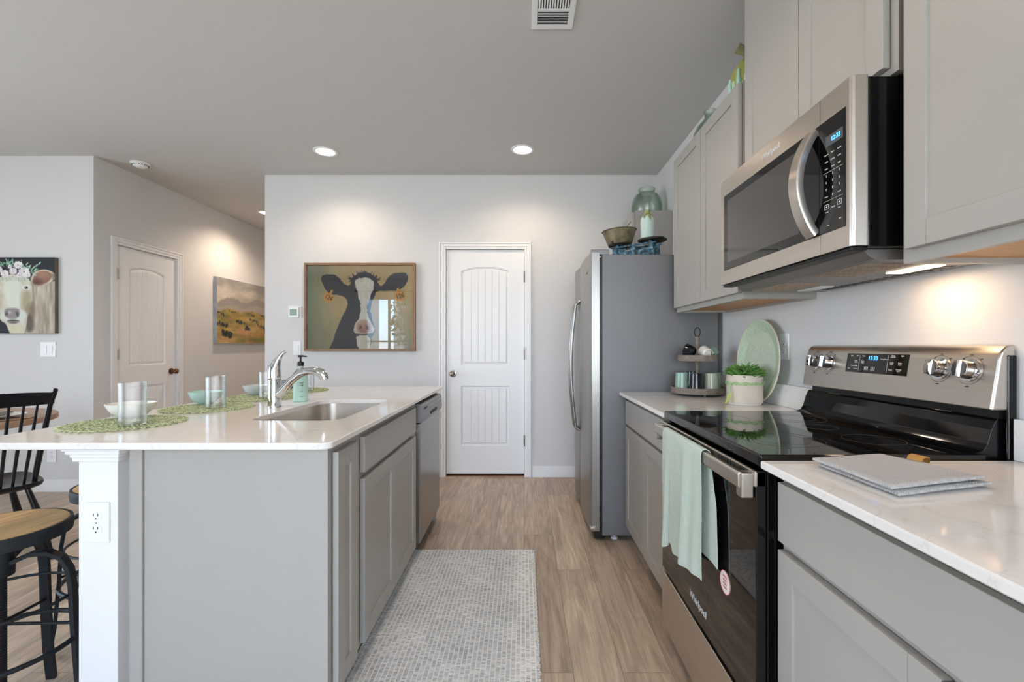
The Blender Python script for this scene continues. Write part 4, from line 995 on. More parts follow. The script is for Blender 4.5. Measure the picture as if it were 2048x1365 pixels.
MB().box(-2.120, -2.056, YB-0.0295, YB-0.027, 1.470, 1.527, 0.001).build('screen', lcd_m, t)

# ------------------------------------------------------------------ pictures
def canvas(name, nu, nv, O, U, V, cols, parent):
    """grid of coloured points; cols (nv,nu,3) sRGB 0..1, row 0 = bottom"""
    O, U, V = Vector(O), Vector(U), Vector(V)
    uu = np.linspace(0, 1, nu); vv = np.linspace(0, 1, nv); A, B = np.meshgrid(uu, vv)
    co = np.array(O)[None, None]+A[..., None]*np.array(U)+B[..., None]*np.array(V)
    co = co-np.array(wloc(parent))
    idx = np.arange(nu*nv).reshape(nv, nu)
    f = np.stack([idx[:-1, :-1], idx[:-1, 1:], idx[1:, 1:], idx[1:, :-1]], -1).reshape(-1, 4)
    me = bpy.data.meshes.new(name); me.from_pydata(co.reshape(-1, 3).tolist(), [], f.tolist())
    c = np.clip(cols, 0, 1); lin = np.where(c <= 0.04045, c/12.92, ((c+0.055)/1.055)**2.4)
    at = me.color_attributes.new('Col', 'FLOAT_COLOR', 'POINT')
    at.data.foreach_set('color', np.concatenate([lin.reshape(-1, 3), np.ones((nu*nv, 1))], 1).astype(np.float32).ravel())
    me.materials.append(paint_m); o = bpy.data.objects.new(name, me); COL.objects.link(o); o.parent = parent; return o
def hexc(h): return np.array([int(h[i:i+2], 16)/255 for i in (0, 2, 4)])
rng = np.random.default_rng(5)
def vnoise(X, Y, sx, sy, seed=0, octv=3):
    r = np.random.default_rng(seed); out = 0; amp = 1; tot = 0
    for o in range(octv):
        G = r.random((64, 64)); x = X/sx*(2**o)+seed*1.7; y = Y/sy*(2**o)+seed*2.3
        xi = np.floor(x).astype(int); yi = np.floor(y).astype(int); fx_ = x-xi; fy_ = y-yi
        fx_ = fx_*fx_*(3-2*fx_); fy_ = fy_*fy_*(3-2*fy_)
        g = lambda a, b: G[a % 64, b % 64]
        out = out+amp*((g(xi, yi)*(1-fx_)+g(xi+1, yi)*fx_)*(1-fy_)+(g(xi, yi+1)*(1-fx_)+g(xi+1, yi+1)*fx_)*fy_); tot += amp; amp *= 0.5
    return out/tot
class Paint:
    def __init__(s, x0, x1, y0, y1, nu, nv):
        s.X, s.Y = np.meshgrid(np.linspace(x0, x1, nu), np.linspace(y1, y0, nv)); s.C = np.zeros((nv, nu, 3)); s.px = (x1-x0)/nu
    def fill(s, c): s.C[:] = hexc(c)
    def put(s, mask, c):
        c = hexc(c) if isinstance(c, str) else c
        s.C = s.C*(1-mask[..., None])+c*mask[..., None]
    def ell(s, cx, cy, rx, ry, ang=0, soft=1.5):
        ca, sa = math.cos(ang), math.sin(ang); x = (s.X-cx)*ca+(s.Y-cy)*sa; y = -(s.X-cx)*sa+(s.Y-cy)*ca
        d = (np.sqrt((x/rx)**2+(y/ry)**2)-1)*min(rx, ry); return np.clip(0.5-d/(soft*s.px), 0, 1)
    def poly(s, P, soft=1.5, jit=0, seed=1):
        X = s.X; Y = s.Y
        if jit: X = X+(vnoise(X, Y, jit*2, jit*2, seed)-0.5)*jit*2; Y = Y+(vnoise(X, Y, jit*2, jit*2, seed+9)-0.5)*jit*2
        ins = np.zeros(X.shape, bool); D = np.full(X.shape, 1e9); n = len(P)
        for i in range(n):
            x1, y1 = P[i]; x2, y2 = P[(i+1) % n]
            cond = ((y1 > Y) != (y2 > Y)); xi = (x2-x1)*(Y-y1)/((y2-y1) if y2 != y1 else 1e-9)+x1
            ins ^= cond & (X < xi)
            dx, dy = x2-x1, y2-y1; tt = np.clip(((X-x1)*dx+(Y-y1)*dy)/(dx*dx+dy*dy+1e-9), 0, 1)
            D = np.minimum(D, np.hypot(X-x1-tt*dx, Y-y1-tt*dy))
        d = np.where(ins, -D, D); return np.clip(0.5-d/(soft*s.px), 0, 1)
    def line(s, P, w, soft=1.2):
        D = np.full(s.X.shape, 1e9)
        for (x1, y1), (x2, y2) in zip(P[:-1], P[1:]):
            dx, dy = x2-x1, y2-y1; tt = np.clip(((s.X-x1)*dx+(s.Y-y1)*dy)/(dx*dx+dy*dy+1e-9), 0, 1)
            D = np.minimum(D, np.hypot(s.X-x1-tt*dx, s.Y-y1-tt*dy))
        return np.clip(0.5-(D-w/2)/(soft*s.px), 0, 1)
def chaikin(P, n=2):
    for _ in range(n):
        Q = []
        for i in range(len(P)):
            a = P[i]; b = P[(i+1) % len(P)]; Q += [(a[0]*.75+b[0]*.25, a[1]*.75+b[1]*.25), (a[0]*.25+b[0]*.75, a[1]*.25+b[1]*.75)]
        P = Q
    return P
# cow with ear tags (framed, behind glass)
p = Paint(203, 975, 330, 940, 330, 262)
g = np.clip((p.X-203)/260, 0, 1)[..., None]
p.C = hexc('8d9174')*(1-g)+hexc('cbae78')*g
p.C += ((vnoise(p.X, p.Y, 60, 160, 2)-0.5)*0.10)[..., None]
gy = np.clip((p.Y-650)/300, 0, 1)[..., None]; p.C = p.C*(1-0.35*gy)+hexc('6d6a55')*0.35*gy
dark = '1c1e28'
head = [(303, 430), (308, 405), (345, 395), (400, 397), (435, 420), (465, 462), (500, 480), (522, 468), (512, 440), (540, 412), (580, 386), (620, 374), (662, 386), (702, 420), (716, 460),
        (742, 483), (765, 460), (792, 412), (830, 388), (880, 380), (920, 385), (936, 410), (930, 450), (905, 490), (860, 512), (790, 516), (735, 512), (700, 525), (690, 560), (668, 600), (660, 660), (672, 720), (694, 790), (690, 835), (665, 860), (665, 1100),
        (300, 1100), (360, 940), (385, 895), (402, 840), (430, 760), (465, 690), (498, 620), (492, 575), (440, 545), (385, 545), (345, 520), (318, 480)]
p.put(p.poly(chaikin(head, 1), jit=5), dark)
p.put(p.poly(chaikin([(312, 430), (330, 405), (390, 410), (430, 440), (455, 490), (400, 500), (350, 480)], 2))*0.5, '33323a')
p.put(p.poly(chaikin([(785, 470), (830, 400), (890, 392), (925, 405), (915, 450), (870, 490)], 2))*0.5, '3a3a44')
p.put(p.poly(chaikin([(548, 440), (578, 420), (640, 418), (684, 438), (690, 480), (672, 540), (642, 600), (640, 680), (658, 730), (690, 800), (682, 832), (600, 842), (533, 822), (550, 765), (585, 700), (594, 640), (576, 560), (556, 500)], 1), jit=9), 'e4dccb')
p.C += (p.poly([(540, 410), (700, 410), (700, 620), (540, 620)])*(vnoise(p.X, p.Y, 9, 18, 4)-0.5)*0.12)[..., None]
p.put(p.poly(chaikin([(555, 842), (668, 838), (655, 1000), (592, 1000), (560, 880)], 1), jit=7), 'd8cdb6')
p.put(p.ell(612, 812, 70, 30), 'ded2c2'); p.put(p.ell(613, 780, 54, 50, soft=8), 'bd8a72'); p.put(p.ell(613, 812, 44, 14, soft=10)*0.7, '9c6f60')
p.put(p.ell(590, 785, 10, 14, 0.4, soft=4), '5b3f39'); p.put(p.ell(640, 785, 10, 14, -0.4, soft=4), '5b3f39')
p.put(p.ell(612, 745, 34, 10, soft=8)*0.6, 'd3b39f'); p.put(p.line([(545, 832), (610, 838), (680, 830)], 8), '3b3434')
r_ = random.Random(8)
for k in range(60):
    u = r_.random(); x = 515+u*200; y0 = 430-40*math.sin(u*PI)+r_.uniform(-4, 10); dx = (u-0.5)*34+r_.uniform(-8, 8)
    p.put(p.line([(x, y0), (x+dx, y0+r_.uniform(-26, 14))], r_.uniform(3, 7)), r_.choice([dark, '2b3040', '15161c']))
for cx, cy, ang, dx in ((357, 565, 0.45, 30), (877, 555, -0.3, -30)):
    ca, sa = math.cos(ang), math.sin(ang)
    def tr(u, v, cx=cx, cy=cy, ca=ca, sa=sa): return (cx+u*ca-v*sa, cy+u*sa+v*ca)
    p.put(p.poly([tr(-36, -26), (tr(-8, -30)), tr(-8, -62), tr(8, -62), tr(8, -30), tr(36, -26), tr(40, 14), tr(6, 38), tr(-38, 22)]), 'e2a243')
    for ch, off in (('1', -20), ('2', 0), ('6', 21)):
        G = {'1': [[(0, -14), (0, 14)]], '2': [[(-7, -10), (0, -15), (7, -9), (5, -1), (-7, 14), (8, 14)]], '6': [[(6, -14), (-4, -8), (-7, 4), (0, 13), (7, 8), (5, 0), (-5, 2)]]}[ch]
        for s_ in G: p.put(p.line([tr(u+off, v-2) for u, v in s_], 5), '3a2a18')
FX0, FX1, FZ0, FZ1 = -1.985, -0.983, 1.147, 1.944
t = thing('framed_cow_picture', 'wood-framed glazed picture of a black and white cow with yellow ear tags', 'picture', ((FX0+FX1)/2, YB, FZ0))
m = MB(); fw = 0.020
m.box(FX0, FX1, YB-0.045, YB-0.001, FZ1-fw, FZ1, 0.002); m.box(FX0, FX1, YB-0.045, YB-0.001, FZ0, FZ0+fw, 0.002)
m.box(FX0, FX0+fw, YB-0.045, YB-0.001, FZ0+fw, FZ1-fw, 0.002); m.box(FX1-fw, FX1, YB-0.045, YB-0.001, FZ0+fw, FZ1-fw, 0.002)
m.build('frame', frame_wood, t)
MB().box(FX0+fw, FX1-fw, YB-0.016, YB-0.002, FZ0+fw, FZ1-fw).build('backing', frame_wood, t)
canvas('print', 330, 262, (FX0+fw, YB-0.018, FZ0+fw), (FX1-FX0-2*fw, 0, 0), (0, 0, FZ1-FZ0-2*fw), p.C, t)
MB().box(FX0+fw, FX1-fw, YB-0.026, YB-0.023, FZ0+fw, FZ1-fw).build('glass', picglass_m, t)

# pale cow with a crown of flowers (unframed canvas)
p = Paint(-225, 803, 112, 1148, 250, 250)
p.fill('0a0f1c'); p.C += ((vnoise(p.X, p.Y, 120, 120, 3)-0.5)*0.05)[..., None]
body = p.poly(chaikin([(430, 420), (620, 470), (760, 440), (1000, 380), (1000, 1360), (330, 1360), (420, 900), (500, 700)], 1), soft=4)
bc = hexc('a89c8a')+(vnoise(p.X, p.Y, 40, 260, 6)-0.5)[..., None]*0.42
p.C = p.C*(1-body[..., None])+bc*body[..., None]
p.put(p.poly(chaikin([(450, 860), (520, 950), (530, 1100), (430, 1148), (400, 1000)], 2), soft=12)*0.7, '3d332d')
p.put(p.ell(160, 1080, 0.1, 0.1), 'ffffff')
face = p.poly(chaikin([(20, 400), (0, 560), (30, 720), (70, 860), (60, 940), (100, 990), (150, 1010), (230, 1220), (380, 1220), (430, 1000), (440, 880), (500, 740), (500, 560), (490, 430), (380, 350), (150, 340)], 1), soft=3)
fc = hexc('c9c4b2')+(vnoise(p.X, p.Y, 60, 110, 7)-0.5)[..., None]*0.12
p.C = p.C*(1-face[..., None])+fc*face[..., None]
p.put(p.poly(chaikin([(140, 400), (350, 400), (345, 600), (350, 760), (310, 810), (160, 810), (130, 640), (120, 500)], 2), soft=16)*0.8, 'd9ddcf')
p.put(p.poly(chaikin([(360, 560), (480, 560), (500, 700), (440, 860), (400, 860), (350, 760)], 2), soft=18)*0.75, '9a8c6c')
p.put(p.poly(chaikin([(5, 570), (60, 600), (110, 640), (80, 660), (100, 800), (60, 800)], 2), soft=14)*0.6, 'ab8d78')
p.put(p.poly(chaikin([(430, 780), (520, 700), (540, 900), (470, 1000), (430, 900)], 2), soft=20)*0.55, '5e463a')
p.put(p.ell(250, 900, 175, 95, soft=6)*face, 'cdd2c8')
p.put(p.poly(chaikin([(125, 830), (160, 800), (300, 800), (335, 830), (330, 900), (290, 950), (180, 950), (130, 890)], 2), soft=5), '8d8486')
p.put(p.ell(160, 875, 18, 30, 0.4, soft=5), '4a4444'); p.put(p.ell(300, 880, 18, 32, -0.4, soft=5), '4a4444')
p.put(p.ell(195, 860, 20, 14, soft=8)*0.8, 'cfcaca')
p.put(p.poly(chaikin([(150, 970), (240, 955), (345, 970), (290, 1010), (200, 1010)], 2), soft=5), '54484a'); p.put(p.line([(175, 985), (240, 990), (320, 985)], 8), 'b4a8a4')
p.put(p.poly(chaikin([(150, 1020), (290, 1040), (400, 1000), (390, 1148), (200, 1148)], 2), soft=10)*0.6, 'cfc9a9')
for cx, cy in ((35, 530), (420, 522)):
    p.put(p.ell(cx, cy-6, 44, 34, soft=6)*0.8, 'e2e3da'); p.put(p.ell(cx, cy, 22, 18, soft=4), '15171c'); p.put(p.ell(cx-6, cy-5, 4, 4), 'ffffff')
ear = p.poly(chaikin([(480, 420), (500, 340), (560, 290), (660, 270), (740, 290), (800, 330), (830, 400), (760, 440), (680, 480), (580, 505), (500, 490)], 2), soft=3)
p.put(ear, 'cfc6b4'); p.put(p.poly(chaikin([(500, 430), (530, 340), (620, 290), (720, 300), (770, 350), (740, 430), (640, 490), (520, 485)], 2), soft=5), '8a6350')
p.put(p.poly(chaikin([(500, 440), (560, 400), (640, 440), (600, 490), (510, 480)], 2), soft=18)*0.7, '47281d'); p.put(p.ell(640, 340, 60, 28, 0.2, soft=20)*0.7, 'b58f77')
p.put(p.poly([(760, 330), (815, 330), (815, 430), (770, 430)], soft=8)*0.6, '4b2f25')
r = random.Random(2)
for k in range(60):
    x = -220+r.random()*800; y = 190+abs(x-190)**1.25*0.08+r.uniform(-25, 45)
    a = r.uniform(-2.6, -0.5); L_ = r.uniform(40, 75); x2, y2 = x+L_*math.cos(a), y+L_*math.sin(a)*0.9
    p.put(p.line([(x, y), (x2, y2)], r.uniform(9, 18)), r.choice(['7fa68c', '6b9378', 'a4c3a8', '5b8068']))
for (x, y) in ((520, 250), (560, 220), (600, 190), (540, 280), (470, 230), (430, 200)): p.put(p.ell(x, y, 26, 10, -0.9), 'a8cbb0')
for cx, cy, rr_ in ((130, 330, 58), (245, 300, 56), (390, 310, 78), (310, 215, 60), (45, 275, 56), (-40, 320, 50), (-120, 350, 52), (200, 240, 30), (330, 355, 45), (440, 350, 42), (-180, 310, 50)):
    for q in range(9):
        a = q*0.7; p.put(p.ell(cx+rr_*0.5*math.cos(a), cy+rr_*0.4*math.sin(a), rr_*0.52, rr_*0.34, a, soft=2), r.choice(['ded6d8', 'ccc4c8', 'e9e2e2', 'd6cfd2']))
    p.put(p.ell(cx, cy, rr_*0.30, rr_*0.22, soft=3), 'efe9e6'); p.put(p.ell(cx, cy, rr_*0.13, rr_*0.10, soft=3), '5c4a48')
for k in range(26):
    x = -200+k*27; p.put(p.line([(x, 385+8*math.sin(k)), (x+12, 430+10*math.sin(k*2))], 10), r.choice(['93a896', 'b6c4b4']))
CX1 = -3.816; CX0 = CX1-0.625
t = thing('canvas_painting', 'unframed canvas of a pale cow wearing a crown of white flowers', 'painting', ((CX0+CX1)/2, YL, 1.293))
MB().box(CX0, CX1, YL-0.030, YL-0.001, 1.293, 1.914, 0.001).build('stretcher', mat('beige_canvas_edge', '6b6258', .8, var=.2), t)
canvas('painted_face', 250, 250, (CX0, YL-0.0308, 1.293), (CX1-CX0, 0, 0), (0, 0, 0.621), p.C, t)
# landscape in the hallway
p = Paint(0, 1200, 0, 760, 300, 190)
gy = np.clip(p.Y/300, 0, 1)[..., None]; n = vnoise(p.X, p.Y, 260, 90, 11, 4)[..., None]
p.C = hexc('9a9694')*(1-gy)+hexc('cbbfae')*gy; p.C = p.C+(n-0.5)*0.34*np.array([1.0, .93, .85])
p.put(p.poly([(0, 300), (150, 225), (300, 215), (480, 255), (620, 240), (800, 180), (1000, 215), (1200, 240), (1200, 460), (0, 460)], soft=5, jit=14)*0.9, '8d8784')
p.put(p.poly([(0, 350), (250, 300), (500, 330), (760, 270), (1200, 330), (1200, 500), (0, 500)], soft=6, jit=14)*0.9, 'a39a8e')
h = p.poly([(0, 400), (200, 350), (420, 375), (700, 350), (900, 380), (1200, 360), (1200, 760), (0, 760)], soft=3, jit=12)
n1 = vnoise(p.X+p.Y*1.2, p.Y*2.0-p.X*0.5, 130, 70, 13, 4)[..., None]; n2_ = vnoise(p.X, p.Y, 60, 30, 17, 3)[..., None]
hc = hexc('8c7a45')*(1-n1)+hexc('c09a5c')*n1+(n2_-0.5)*0.30*np.array([1, .9, .5])
gr = np.clip((vnoise(p.X, p.Y, 160, 60, 23, 3)-0.5)*5, 0, 1)[..., None]; hc = hc*(1-0.6*gr)+hexc('6f7540')*0.6*gr
p.C = p.C*(1-h[..., None])+hc*h[..., None]
for (x, y, rx, ry) in ((150, 470, 130, 26), (420, 430, 160, 20), (760, 420, 150, 18), (1040, 440, 150, 22), (260, 560, 150, 22), (640, 520, 170, 20), (960, 560, 140, 26), (380, 690, 140, 30), (1080, 680, 130, 40), (760, 710, 170, 28)):
    p.put(p.ell(x, y, rx, ry, r.uniform(-.2, .2), soft=16)*0.75, r.choice(['74733d', '5f6436', '7f7a45']))
for (x, y, rx, ry) in ((300, 470, 120, 18), (600, 455, 130, 16), (900, 480, 120, 20), (140, 610, 120, 24), (560, 600, 150, 34), (850, 640, 150, 30), (1120, 580, 80, 26), (200, 715, 160, 26)):
    p.put(p.ell(x, y, rx, ry, r.uniform(-.25, .1), soft=14)*0.8, r.choice(['c79a5e', 'd2a970', 'b98650', 'cf9f78']))
for cl, (x0, y0, n_, sp) in enumerate(((60, 420, 9, 60), (260, 385, 7, 70), (80, 540, 16, 110), (430, 500, 10, 80), (700, 470, 14, 110), (560, 575, 9, 70), (900, 545, 14, 100), (180, 650, 16, 90), (1060, 620, 16, 100), (1130, 470, 10, 60), (640, 400, 8, 90), (950, 400, 8, 80))):
    for k in range(n_):
        sc = (y0-250)/260; x = x0+r.uniform(-sp, sp); y = y0+r.uniform(-14, 14)*sc+(x-x0)*0.12
        p.put(p.ell(x, y, r.uniform(9, 18)*sc, r.uniform(10, 20)*sc, r.uniform(-.4, .4), soft=3), r.choice(['1f2a24', '2c3827', '27303a', '3b4428', '222a2e']))
p.put(p.ell(500, 640, 130, 45, 0.15, soft=20)*0.6, 'c4906a')
p.put(p.ell(800, 560, 120, 30, -0.1, soft=20)*0.6, 'cf9f6d'); p.put(p.ell(560, 460, 120, 20, 0.1, soft=20)*0.6, 'd3ab6c')
t = thing('landscape_painting', 'unframed canvas landscape of ochre hills hanging in the hallway', 'painting', (XH, 5.8, 1.225))
MB().box(XH+0.001, XH+0.040, 5.20, 6.40, 1.225, 1.985, 0.001).build('stretcher', mat('blue_grey_canvas_edge', 'a4abb2', .8, var=.2), t)
canvas('painted_view', 300, 190, (XH+0.0408, 5.20, 1.225), (0, 1.2, 0), (0, 0, 0.76), p.C, t)

# ------------------------------------------------------------------ rug
rg = thing('runner_rug', 'grey and cream woven runner rug on the floor along the island', 'rug', (-0.29, 1.75, 0))
m = MB(); N = 60; bm = m.bm
m.box(-0.638, 0.054, 0.72, 2.66, 0.0008, 0.0085, 0.003)
m.build('weave', rug_m, rg)
m = MB()
k = 0; y = 0.73
while y < 2.65:
    m.sphere((0.056+0.0015*math.sin(k*2.1), y, 0.0055), 0.0062, sc=(1, 1.15, 0.8), seg=8); m.sphere((-0.640, y, 0.0055), 0.0062, sc=(1, 1.15, 0.8), seg=8); y += 0.0128; k += 1
x = -0.636
while x < 0.054: m.sphere((x, 2.661, 0.0055), 0.005, sc=(1.5, .8, .8), seg=8); x += 0.0128
m.build('bound_edge', mat('cream_yarn', 'd3d1cd', 0.9, var=0.15, scale=90), rg)

# ------------------------------------------------------------------ place settings on the island
def placemat():
    m = MB(); rs = random.Random(4); Rm = 0.185
    k = 0; R = 0.012
    while R < Rm-0.004:
        n = max(4, int(2*PI*R/0.027)); seg = n*6; ph = (k % 2)*PI
        pts = []
        for i in range(seg):
            a = 2*PI*i/seg; rr = R+0.0078*math.sin(n*a+ph+0.9*math.sin(3*a+k)); z = 0.0042+0.0028*math.cos(n*a*2.0+ph+k)
            pts.append((rr*math.cos(a), rr*math.sin(a), z))
        m.tube(pts, 0.0019, 5, closed=True); R += 0.0115; k += 1
    o = m.build('placemat', strand_m, angle=80); return o
MS = [(-1.427, 1.64), (-1.413, 2.05), (-1.413, 2.45), (-1.413, 2.85)]
words = ['nearest the column end of the island', 'under the mint bowl', 'under the pale grey bowl, behind the faucet', 'farthest along the island, behind the soap bottle']
pm = placemat()
for i, (x, y) in enumerate(MS):
    o = pm if i == 0 else dup(pm)
    o.location = (x, y, 0.9145); o.rotation_euler = (0, 0, i*0.9); o['label'] = 'round green woven paper placemat ' + words[i]; o['category'] = 'placemat'; o['group'] = 'green placemats along the island'
def bowl(m_, R, h):
    return MB().lathe([(0.001, 0.0), (0.024, 0.0), (0.026, 0.004), (R*0.60, h*0.20), (R*0.84, h*0.52), (R*0.95, h*0.80), (R, h), (R-0.003, h+0.0008), (R*0.91, h*0.80), (R*0.80, h*0.54), (R*0.56, h*0.25), (0.02, 0.009), (0.001, 0.0085)], seg=40).build('bowl', m_, angle=60)
for (x, y, R, h, mm, lab) in ((-1.497, 1.745, 0.078, 0.056, cream_glaze, 'cream white bowl behind the nearest tumbler'), (-1.495, 2.15, 0.070, 0.060, mint_glaze, 'mint green bowl on the second placemat'),
                              (-1.497, 2.555, 0.066, 0.054, palegrey_glaze, 'pale grey bowl on the third placemat'), (-1.500, 2.945, 0.062, 0.052, slate_glaze, 'slate green bowl on the farthest placemat behind the faucet')):
    o = bowl(mm, R, h); o.location = (x, y, 0.9202); tag(o, lab, 'bowl', 'bowls along the island')
gl = MB().lathe([(0.001, 0.0), (0.037, 0.0), (0.039, 0.004), (0.0385, 0.07), (0.0395, 0.148), (0.0385, 0.1495), (0.0372, 0.148), (0.0362, 0.07), (0.0362, 0.012), (0.030, 0.008), (0.001, 0.008)], seg=40).build('glass_tumbler', glass_m, angle=60)
gr_ = MB().lathe([(0.001, 0.0), (0.035, 0.0), (0.038, 0.004), (0.038, 0.115), (0.0395, 0.118), (0.0385, 0.121), (0.0395, 0.124), (0.0375, 0.134), (0.0390, 0.141), (0.0370, 0.1415), (0.0355, 0.134), (0.0362, 0.115), (0.0355, 0.012), (0.001, 0.008)], seg=40).build('glass_tumbler', glass_m, angle=60)
for i, (x, y, src, lab) in enumerate(((-1.347, 1.575, gl, 'tall straight clear glass tumbler on the nearest placemat'), (-1.362, 2.02, gr_, 'clear ribbed-rim glass jar in front of the mint bowl'),
                                      (-1.350, 2.40, gr_, 'clear glass jar just left of the faucet'), (-1.325, 2.80, gr_, 'clear glass jar behind the soap bottle on the farthest placemat'))):
    o = src if i < 2 else dup(src)
    o.location = (x, y, 0.9202); tag(o, lab, 'glass', 'clear glasses along the island')

# ------------------------------------------------------------------ range-side counter: platter, plant, tiered tray
t = thing('platter', 'round pale green crackle-glazed platter leaning against the wall', 'platter', (1.165, 2.28, 0.9145))
R_ = 0.206; lean = math.atan2(0.022, 0.412)
M = Matrix.Rotation(lean, 3, 'Y')
c = Vector((1.1605, 2.28, 0.9145)) + M @ Vector((0, 0, R_))
pr = [(0.001, 0.006), (0.142, 0.006), (0.158, 0.002), (0.19, -0.010), (R_, -0.013), (R_, -0.009), (0.192, -0.005), (0.155, 0.008), (0.135, 0.013), (0.001, 0.013)]
rim = mat('pale_green_glaze', 'c0d2b6', 0.25, var=0.10, scale=60); cen = mat('crackle_green_glaze', 'cbd6bf', 0.3, var=0.12, scale=110, bump=0.5, bscale=120)
def prof_lathe(pp, mm, name, par):
    MB().lathe([(r_, h_) for r_, h_ in pp], c, 64, axis='x', M=M).build(name, mm, par, angle=50)
pl = MB().lathe(pr, c, 64, axis='x', M=M).build('plate_body', rim, t, angle=50)
MB().lathe([(0.001, 0.0035), (0.146, 0.0035), (0.146, 0.0062), (0.001, 0.0062)], c, 64, axis='x', M=M).build('crackle_centre', cen, pl)
MB().lathe([(R_-0.004, -0.0145), (R_+0.001, -0.0145), (R_+0.001, -0.009), (R_-0.004, -0.009)], c, 64, axis='x', M=M, loop=True).build('rim', mat('bare_rim', 'd9d0bd', .5), pl)
px_, py_ = 1.062, 2.203
t = thing('potted_plant', 'bushy green artificial plant in a washed clay pot with green cord', 'plant', (px_, py_, 0.9145))
MB().lathe([(0.001, 0.9148), (0.072, 0.9148), (0.074, 0.922), (0.0745, 0.924)], (px_, py_, 0), 40).build('saucer_base', mat('white_clay', 'd8d0c8', .6), t)
MB().lathe([(0.001, 0.924), (0.078, 0.924), (0.080, 0.930), (0.080, 1.052), (0.078, 1.056), (0.073, 1.056), (0.073, 1.040), (0.001, 1.040)], (px_, py_, 0), 40).build('pot', pot_m, t)
m = MB()
for dz, ph in ((0, 0), (0.0, PI), (0.007, 0)):
    m.tube([(px_+(0.0825+0.0012*math.cos(12*a+ph))*math.cos(a), py_+(0.0825+0.0012*math.cos(12*a+ph))*math.sin(a), 1.014+dz+0.003*math.sin(12*a+ph)) for a in [2*PI*k/140 for k in range(140)]], 0.0024, 6, closed=True)
bx_, by_ = px_-0.080, py_-0.026
m.tube([(bx_, by_, 1.016), (bx_-0.012, by_-0.01, 0.998), (bx_-0.016, by_-0.014, 0.96), (bx_-0.028, by_-0.018, 0.922)], 0.002, 6)
m.tube([(bx_, by_, 1.016), (bx_-0.004, by_-0.012, 1.0), (bx_-0.004, by_-0.014, 0.955)], 0.002, 6)
cd = m.build('cord', cord_m, t)
m = MB()
for q in ((bx_-0.017, by_-0.0145, .955), (bx_-0.020, by_-0.016, .945), (bx_-0.0235, by_-0.017, .935), (bx_-0.028, by_-0.018, .926), (bx_-0.004, by_-0.014, .965), (bx_-0.004, by_-0.014, .955), (bx_-0.004, by_-0.014, .945)): m.sphere(q, 0.0048, seg=10)
m.build('beads', bead_m, cd)
m = MB(); rs = random.Random(9)
for k in range(420):
    a = rs.random()*2*PI; r0 = 0.066*math.sqrt(rs.random()); L_ = rs.uniform(0.028, 0.050); w_ = rs.uniform(0.0036, 0.006)
    h0 = 1.040+rs.random()*0.048*(1-0.45*r0/0.066)
    b0 = Vector((px_+r0*math.cos(a), py_+r0*math.sin(a), h0)); a2 = a+rs.uniform(-1.3, 1.3); til = rs.uniform(0.1, 0.9)+0.45*r0/0.066
    dr_ = Vector((math.cos(a2), math.sin(a2), 0)); ax_ = dr_*math.sin(til)+Vector((0, 0, 1))*math.cos(til); sd = ax_.cross(Vector((rs.uniform(-1, 1), rs.uniform(-1, 1), rs.uniform(-.3, 1)))).normalized()
    nn = ax_.cross(sd)*0.0006
    pts = [b0, b0+ax_*L_*0.35, b0+ax_*L_*0.7+dr_*0.003, b0+ax_*L_*0.98+dr_*0.009-Vector((0, 0, 0.003))]
    rr = [[p_-sd*ww, p_+nn, p_+sd*ww, p_-nn] for p_, ww in zip(pts, [w_*0.35, w_, w_*0.75, 0.0003])]
    for p_ in rr:
        for v in p_:
            if v.x > 1.150: v.x = 1.150
    m.rings(rr)
m.build('foliage', leaf_m, t, angle=60)

tx, ty = 0.991, 2.615
t = thing('tiered_tray', 'two-tier round weathered wooden tray holding mugs beside the refrigerator', 'tray', (tx, ty, 0.9145))
def tray(r, z, name):
    m = MB().lathe([(0.001, z), (r, z), (r, z+0.033), (r-0.007, z+0.033), (r-0.008, z+0.008), (0.001, z+0.008)], (tx, ty, 0), 56)
    q = m.build(name, wood_grey, t)
    mm = MB()
    for k in range(56):
        a = 2*PI*k/56; mm.box(-0.0009, 0.0009, -0.0005, 0.0007, 0.003, 0.030, M=Matrix.Translation((tx+r*math.cos(a), ty+r*math.sin(a), z)) @ Matrix.Rotation(a-PI/2, 4, 'Z'))
    mm.build('carved_ridges', wood_grey, q)
tray(0.146, 0.928, 'lower_tray'); tray(0.107, 1.110, 'upper_tray')
m = MB()
for k in range(3): a = 2*PI*k/3+0.5; m.sphere((tx+0.115*math.cos(a), ty+0.115*math.sin(a), 0.9215), 0.0068, seg=10)
m.build('ball_feet', wood_grey, t)
MB().lathe([(0.001, 0.936), (0.014, 0.936), (0.012, 0.955), (0.007, 0.975), (0.013, 1.0), (0.010, 1.03), (0.0065, 1.05), (0.010, 1.075), (0.007, 1.085), (0.013, 1.10), (0.013, 1.11)], (tx, ty, 0), 20).build('lower_post', wood_grey, t)
MB().lathe([(0.012, 1.118), (0.012, 1.14), (0.008, 1.155), (0.012, 1.18), (0.008, 1.19), (0.012, 1.205), (0.009, 1.225), (0.012, 1.24), (0.009, 1.247), (0.001, 1.248)], (tx, ty, 0), 20).build('upper_post', wood_grey, t)
MB().tube([(tx+0.0165*math.cos(a), ty, 1.272+0.026*math.sin(a)) for a in [2*PI*k/32 for k in range(32)]], 0.0028, 8, closed=True).build('ring_handle', blackiron, t)
